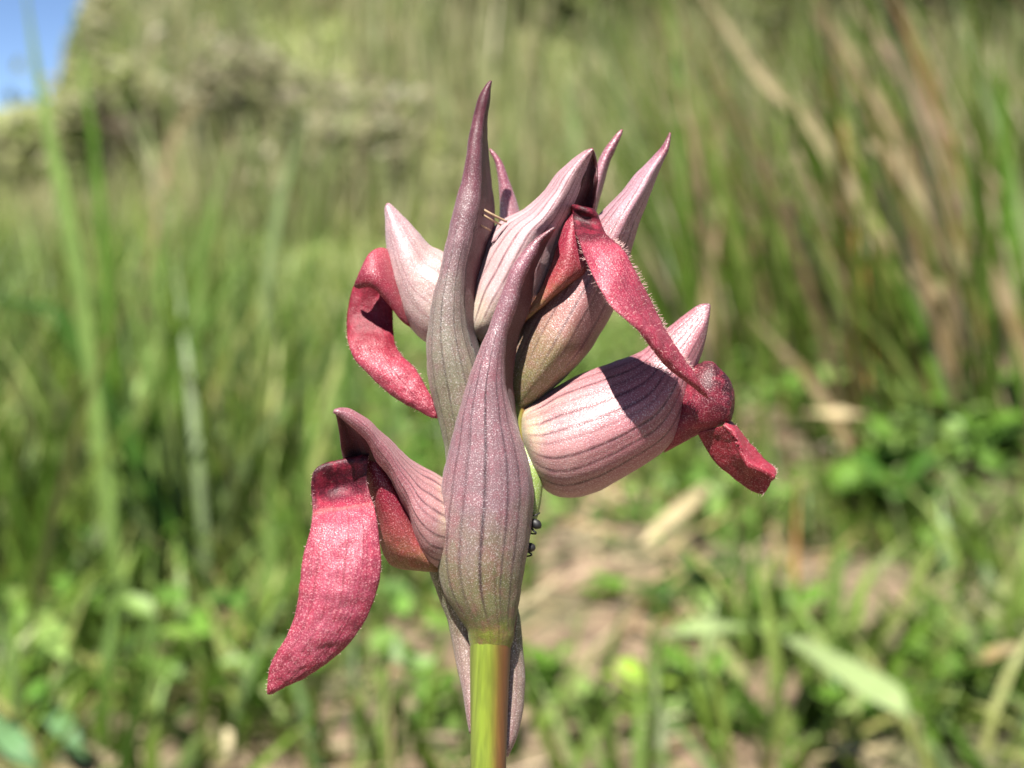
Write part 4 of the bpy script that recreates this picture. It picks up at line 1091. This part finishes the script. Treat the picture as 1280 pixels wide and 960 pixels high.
hood("lip_base", [((852, 478), (830, 566), 3.8, 1.6), ((862, 466), (854, 553), 3.2, 1.9), ((873, 457), (876, 541), 2.6, 2.0), ((887, 453), (893, 535), 2.3, 1.9), ((900, 463), (905, 530), 2.1, 1.5), ((911, 476), (911.5, 526), 2.0, 1.0), ((916, 490), (914.5, 514), 2.0, 0.4), ((916.5, 499), (916, 503), 2.0, 0.1)],
     [M_KNOB], rf, -178, 180, 41, 40, keel=0.0, amp=0.12, scale=900, seed=24)
rows = []
for Lp, Fp_, Rp, kk in [((872, 541), (904, 531), (911, 525), 0.6), ((882, 560), (915, 541), (920, 533), 1), ((896, 580), (923, 556), (929, 545), 1), ((914, 595), (929, 570), (942, 560), 1), ((931, 608), (937, 582), (955, 574), 1), ((946, 616), (949, 587), (966, 583), .8), ((954, 617.5), (962, 594), (970, 588), .5), ((957, 615), (966, 600), (971, 592), .3)]:
    mid = ((Lp[0] + Fp_[0]) / 2, (Lp[1] + Fp_[1]) / 2); m2 = ((Fp_[0] + Rp[0]) / 2, (Fp_[1] + Rp[1]) / 2)
    rows.append([(*Lp, 1.4 + 1.4 * kk), (*mid, 1.4 + 0.6 * kk), (Fp_[0] - 2, Fp_[1] + 2, 1.4 - 0.5 * kk), (*Fp_, 1.4 - 0.8 * kk), (Fp_[0] + 2, Fp_[1] - 1.5, 1.4 - 0.6 * kk), (*m2, 1.4 + 0.4 * kk), (*Rp, 1.4 + 1.6 * kk)])
_, G_R = sheet("lip", rows, [M_LIP_TONGUE, M_LIP_UNDER], rf, 31, 70, 0.00032, 0.1, 900, seed=25, return_grid=True)


# fine hairs along the lips
def hairs(G, parent, n_edge, n_face, v0, v1, length, sides=(0, -1), seed=1):
    rnd = np.random.default_rng(seed)
    nv, nu, _ = G.shape
    N = np.cross(np.gradient(G, axis=1), np.gradient(G, axis=0)); N /= np.maximum(np.linalg.norm(N, axis=2, keepdims=True), 1e-12)
    if ((CAM_POS - G) * N).sum() < 0: N = -N
    parts = []
    for q in range(n_edge + n_face):
        i = int((v0 + (v1 - v0) * rnd.uniform()) * (nv - 1))
        if q < n_edge:
            j = sides[rnd.integers(0, len(sides))] % nu
            out = G[i, j] - G[i, nu // 2]
        else:
            j = rnd.integers(1, nu - 1); out = np.zeros(3)
        ln = np.linalg.norm(out)
        d = (out / ln if ln > 1e-9 else 0) + N[i, j] * rnd.uniform(0.2, 1.0) + rnd.normal(0, 0.35, 3)
        d /= np.linalg.norm(d)
        L_ = length * (0.3 + 1.3 * rnd.uniform() ** 2)
        p = G[i, j]
        a = np.cross(d, rnd.normal(0, 1, 3)); a /= np.linalg.norm(a); b = np.cross(a, d)
        r = 0.000016
        v = [p + r * (a * math.cos(t) + b * math.sin(t)) for t in (0, 2.09, 4.19)] + [p + d * L_ * 0.9 + 0.6 * r * (a * math.cos(t) + b * math.sin(t)) for t in (0, 2.09, 4.19)] + [p + d * L_]
        parts.append((v, [(0, 1, 4, 3), (1, 2, 5, 4), (2, 0, 3, 5), (3, 4, 6), (4, 5, 6), (5, 3, 6)]))
    V, F = join(parts)
    o = put("lip_hairs", V, F, M_HAIR, parent)
    tag(o, None, None, None, "stuff")


hairs(G_C, cf, 620, 420, 0.42, 0.9, 0.00034, (0, -1, -1, -1), 31)
hairs(G_D, df, 120, 420, 0.1, 1.0, 0.00016, (0, -1), 32)
hairs(G_L, lf, 160, 120, 0.2, 1.0, 0.00018, (0, -1), 33)
hairs(G_R, rf, 100, 120, 0.0, 1.0, 0.00022, (-1, -1, 0), 34)

# ------------------------------------------------------------------ dry fibres caught between tall bract and central hood
M_FIB = leaf_mat("fibre", (0.36, 0.25, 0.16), 0.2, 0.15, 0.5, scale=2500)
for a, b, r, lab in [((596, 257), (633, 277), 0.00010, "upper pale dry fibre caught between tall bract and central hood"), ((594, 262), (626, 281), 0.00008, "middle pale dry fibre caught between tall bract and central hood"), ((590, 273), (613, 288), 0.00007, "lowest dry fibre caught between tall bract and central hood")]:
    c = catmull(np.array([FP(*a, 1.6), FP((a[0] + b[0]) / 2, (a[1] + b[1]) / 2 + 0.8, 1.5), FP(*b, 2.6)]), 12)
    v, f, _ = tube_mesh(c, [r] * 12, 8)
    o = put("dry_fibre", v, f, M_FIB, origin=c[0])
    tag(o, lab, "plant fibre", "dry fibres caught on the orchid")


# ------------------------------------------------------------------ ants
def ant_mat():
    m, nt = new_mat("ant_shell")
    tc = node(nt, 'ShaderNodeTexCoord')
    n1 = noise_n(nt, tc.outputs['Object'], 9000, 3, 0.6)
    r = ramp(nt, [(0.3, (0.004, 0.004, 0.005)), (0.7, (0.012, 0.01, 0.01))]); nt.links.new(n1, r.inputs[0])
    pb = node(nt, 'ShaderNodeBsdfPrincipled'); nt.links.new(r.outputs[0], pb.inputs['Base Color']); pb.inputs['Roughness'].default_value = 0.55
    out = node(nt, 'ShaderNodeOutputMaterial'); nt.links.new(pb.outputs[0], out.inputs[0])
    return m


M_ANT = ant_mat()


def ant(axis, legs, feelers, label):
    """axis: (px, py, depth mm, radius px) from the tip of the gaster to the mouth."""
    k = FOCUS / FPX * 1.32
    c = catmull(np.array([FP(a[0], a[1], a[2]) for a in axis]), 60)
    r = np.maximum(catmull(np.array([[a[3] * k * 0.84] for a in axis]), 60)[:, 0], 0.00004)
    parts = []
    v, f, _ = tube_mesh(c, r, 16); parts.append((v, f))
    for leg in legs:
        q = catmull(np.array([FP(*p) for p in leg]), 14)
        v, f, _ = tube_mesh(q, np.linspace(1.2, 0.75, 14) * k, 6); parts.append((v, f))
    V, F = join(parts)
    o = put("ant", V, F, M_ANT, origin=c[len(c) // 2])
    tag(o, label, "ant", "black ants on the orchid")
    for fe in feelers:
        q = catmull(np.array([FP(*p) for p in fe]), 10)
        v, f, _ = tube_mesh(q, [0.45 * k] * 10, 6)
        put("feeler", v, f, M_ANT, o)


A1 = [(675.1, 660.5, 1.6, 0.8), (674.1, 659, 1.6, 3.6), (671.6, 656.5, 1.6, 5.4), (668.6, 653.5, 1.6, 5.0), (665.6, 651, 1.7, 3.0), (663.6, 649.5, 1.8, 1.0), (662.6, 648.5, 1.9, 1.1), (660.6, 646, 2.3, 2.0), (658.6, 643, 2.8, 1.8), (657.6, 641, 3.2, 1.0), (656.6, 639, 3.6, 2.3), (656.6, 636, 4.0, 1.6), (656.6, 634.5, 4.2, 0.6)]
ant(A1, [[(660.6, 646, 2.3), (663.6, 644.5, 1.8), (669.6, 644, 1.6), (674.6, 641, 1.9)], [(660.6, 646, 2.3), (665.6, 641.5, 1.9), (664.6, 638, 2.3)], [(661.6, 647, 2.3), (664.6, 660, 1.7), (670.1, 667, 1.6), (661.6, 666.5, 2.2)], [(659.6, 645, 2.6), (653.6, 650, 3.8), (651.6, 656, 4.0)], [(659.6, 645, 2.6), (651.6, 645, 3.8), (647.6, 648, 4.0)], [(658.6, 643, 2.8), (651.6, 639, 3.8), (647.6, 640, 4.0)]],
    [[(656.6, 635, 4.1), (659.6, 630, 3.8), (662.6, 628, 3.6)], [(656.6, 635, 4.1), (653.6, 629, 4.2), (651.6, 627, 4.2)]], "upper black ant at the right edge of the front bract")
A2 = [(667.9, 688, 1.7, 0.8), (666.9, 687, 1.7, 3.6), (664.4, 685, 1.7, 5.2), (660.9, 683, 1.7, 4.8), (657.9, 681.5, 1.8, 2.6), (656.4, 680.5, 2.0, 1.0), (654.4, 679, 2.3, 1.2), (652.4, 677, 2.7, 2.0), (650.4, 674, 3.2, 1.7), (649.4, 672, 3.5, 1.0), (648.4, 670, 3.8, 2.3), (648.4, 667, 4.2, 1.6), (648.4, 665.5, 4.4, 0.6)]
ant(A2, [[(653.4, 679, 2.4), (656.4, 687, 1.8), (664.9, 693.5, 1.7), (654.4, 696, 2.2)], [(652.4, 677, 2.8), (647.4, 683, 3.8), (643.4, 688, 4.0)], [(652.4, 677, 2.8), (645.4, 678, 3.9), (641.4, 682, 4.1)], [(651.4, 675, 3.0), (644.4, 671, 3.9), (640.4, 672, 4.2)], [(651.4, 675, 3.0), (657.4, 672, 3.2), (660.4, 668, 3.0)], [(651.4, 676, 3.0), (658.4, 678, 2.6), (660.4, 675, 2.4)]],
    [[(648.4, 666, 4.3), (652.4, 662, 4.0), (655.4, 660, 3.8)], [(648.4, 666, 4.3), (645.4, 661, 4.3), (643.4, 659, 4.3)]], "lower black ant at the right edge of the front bract")
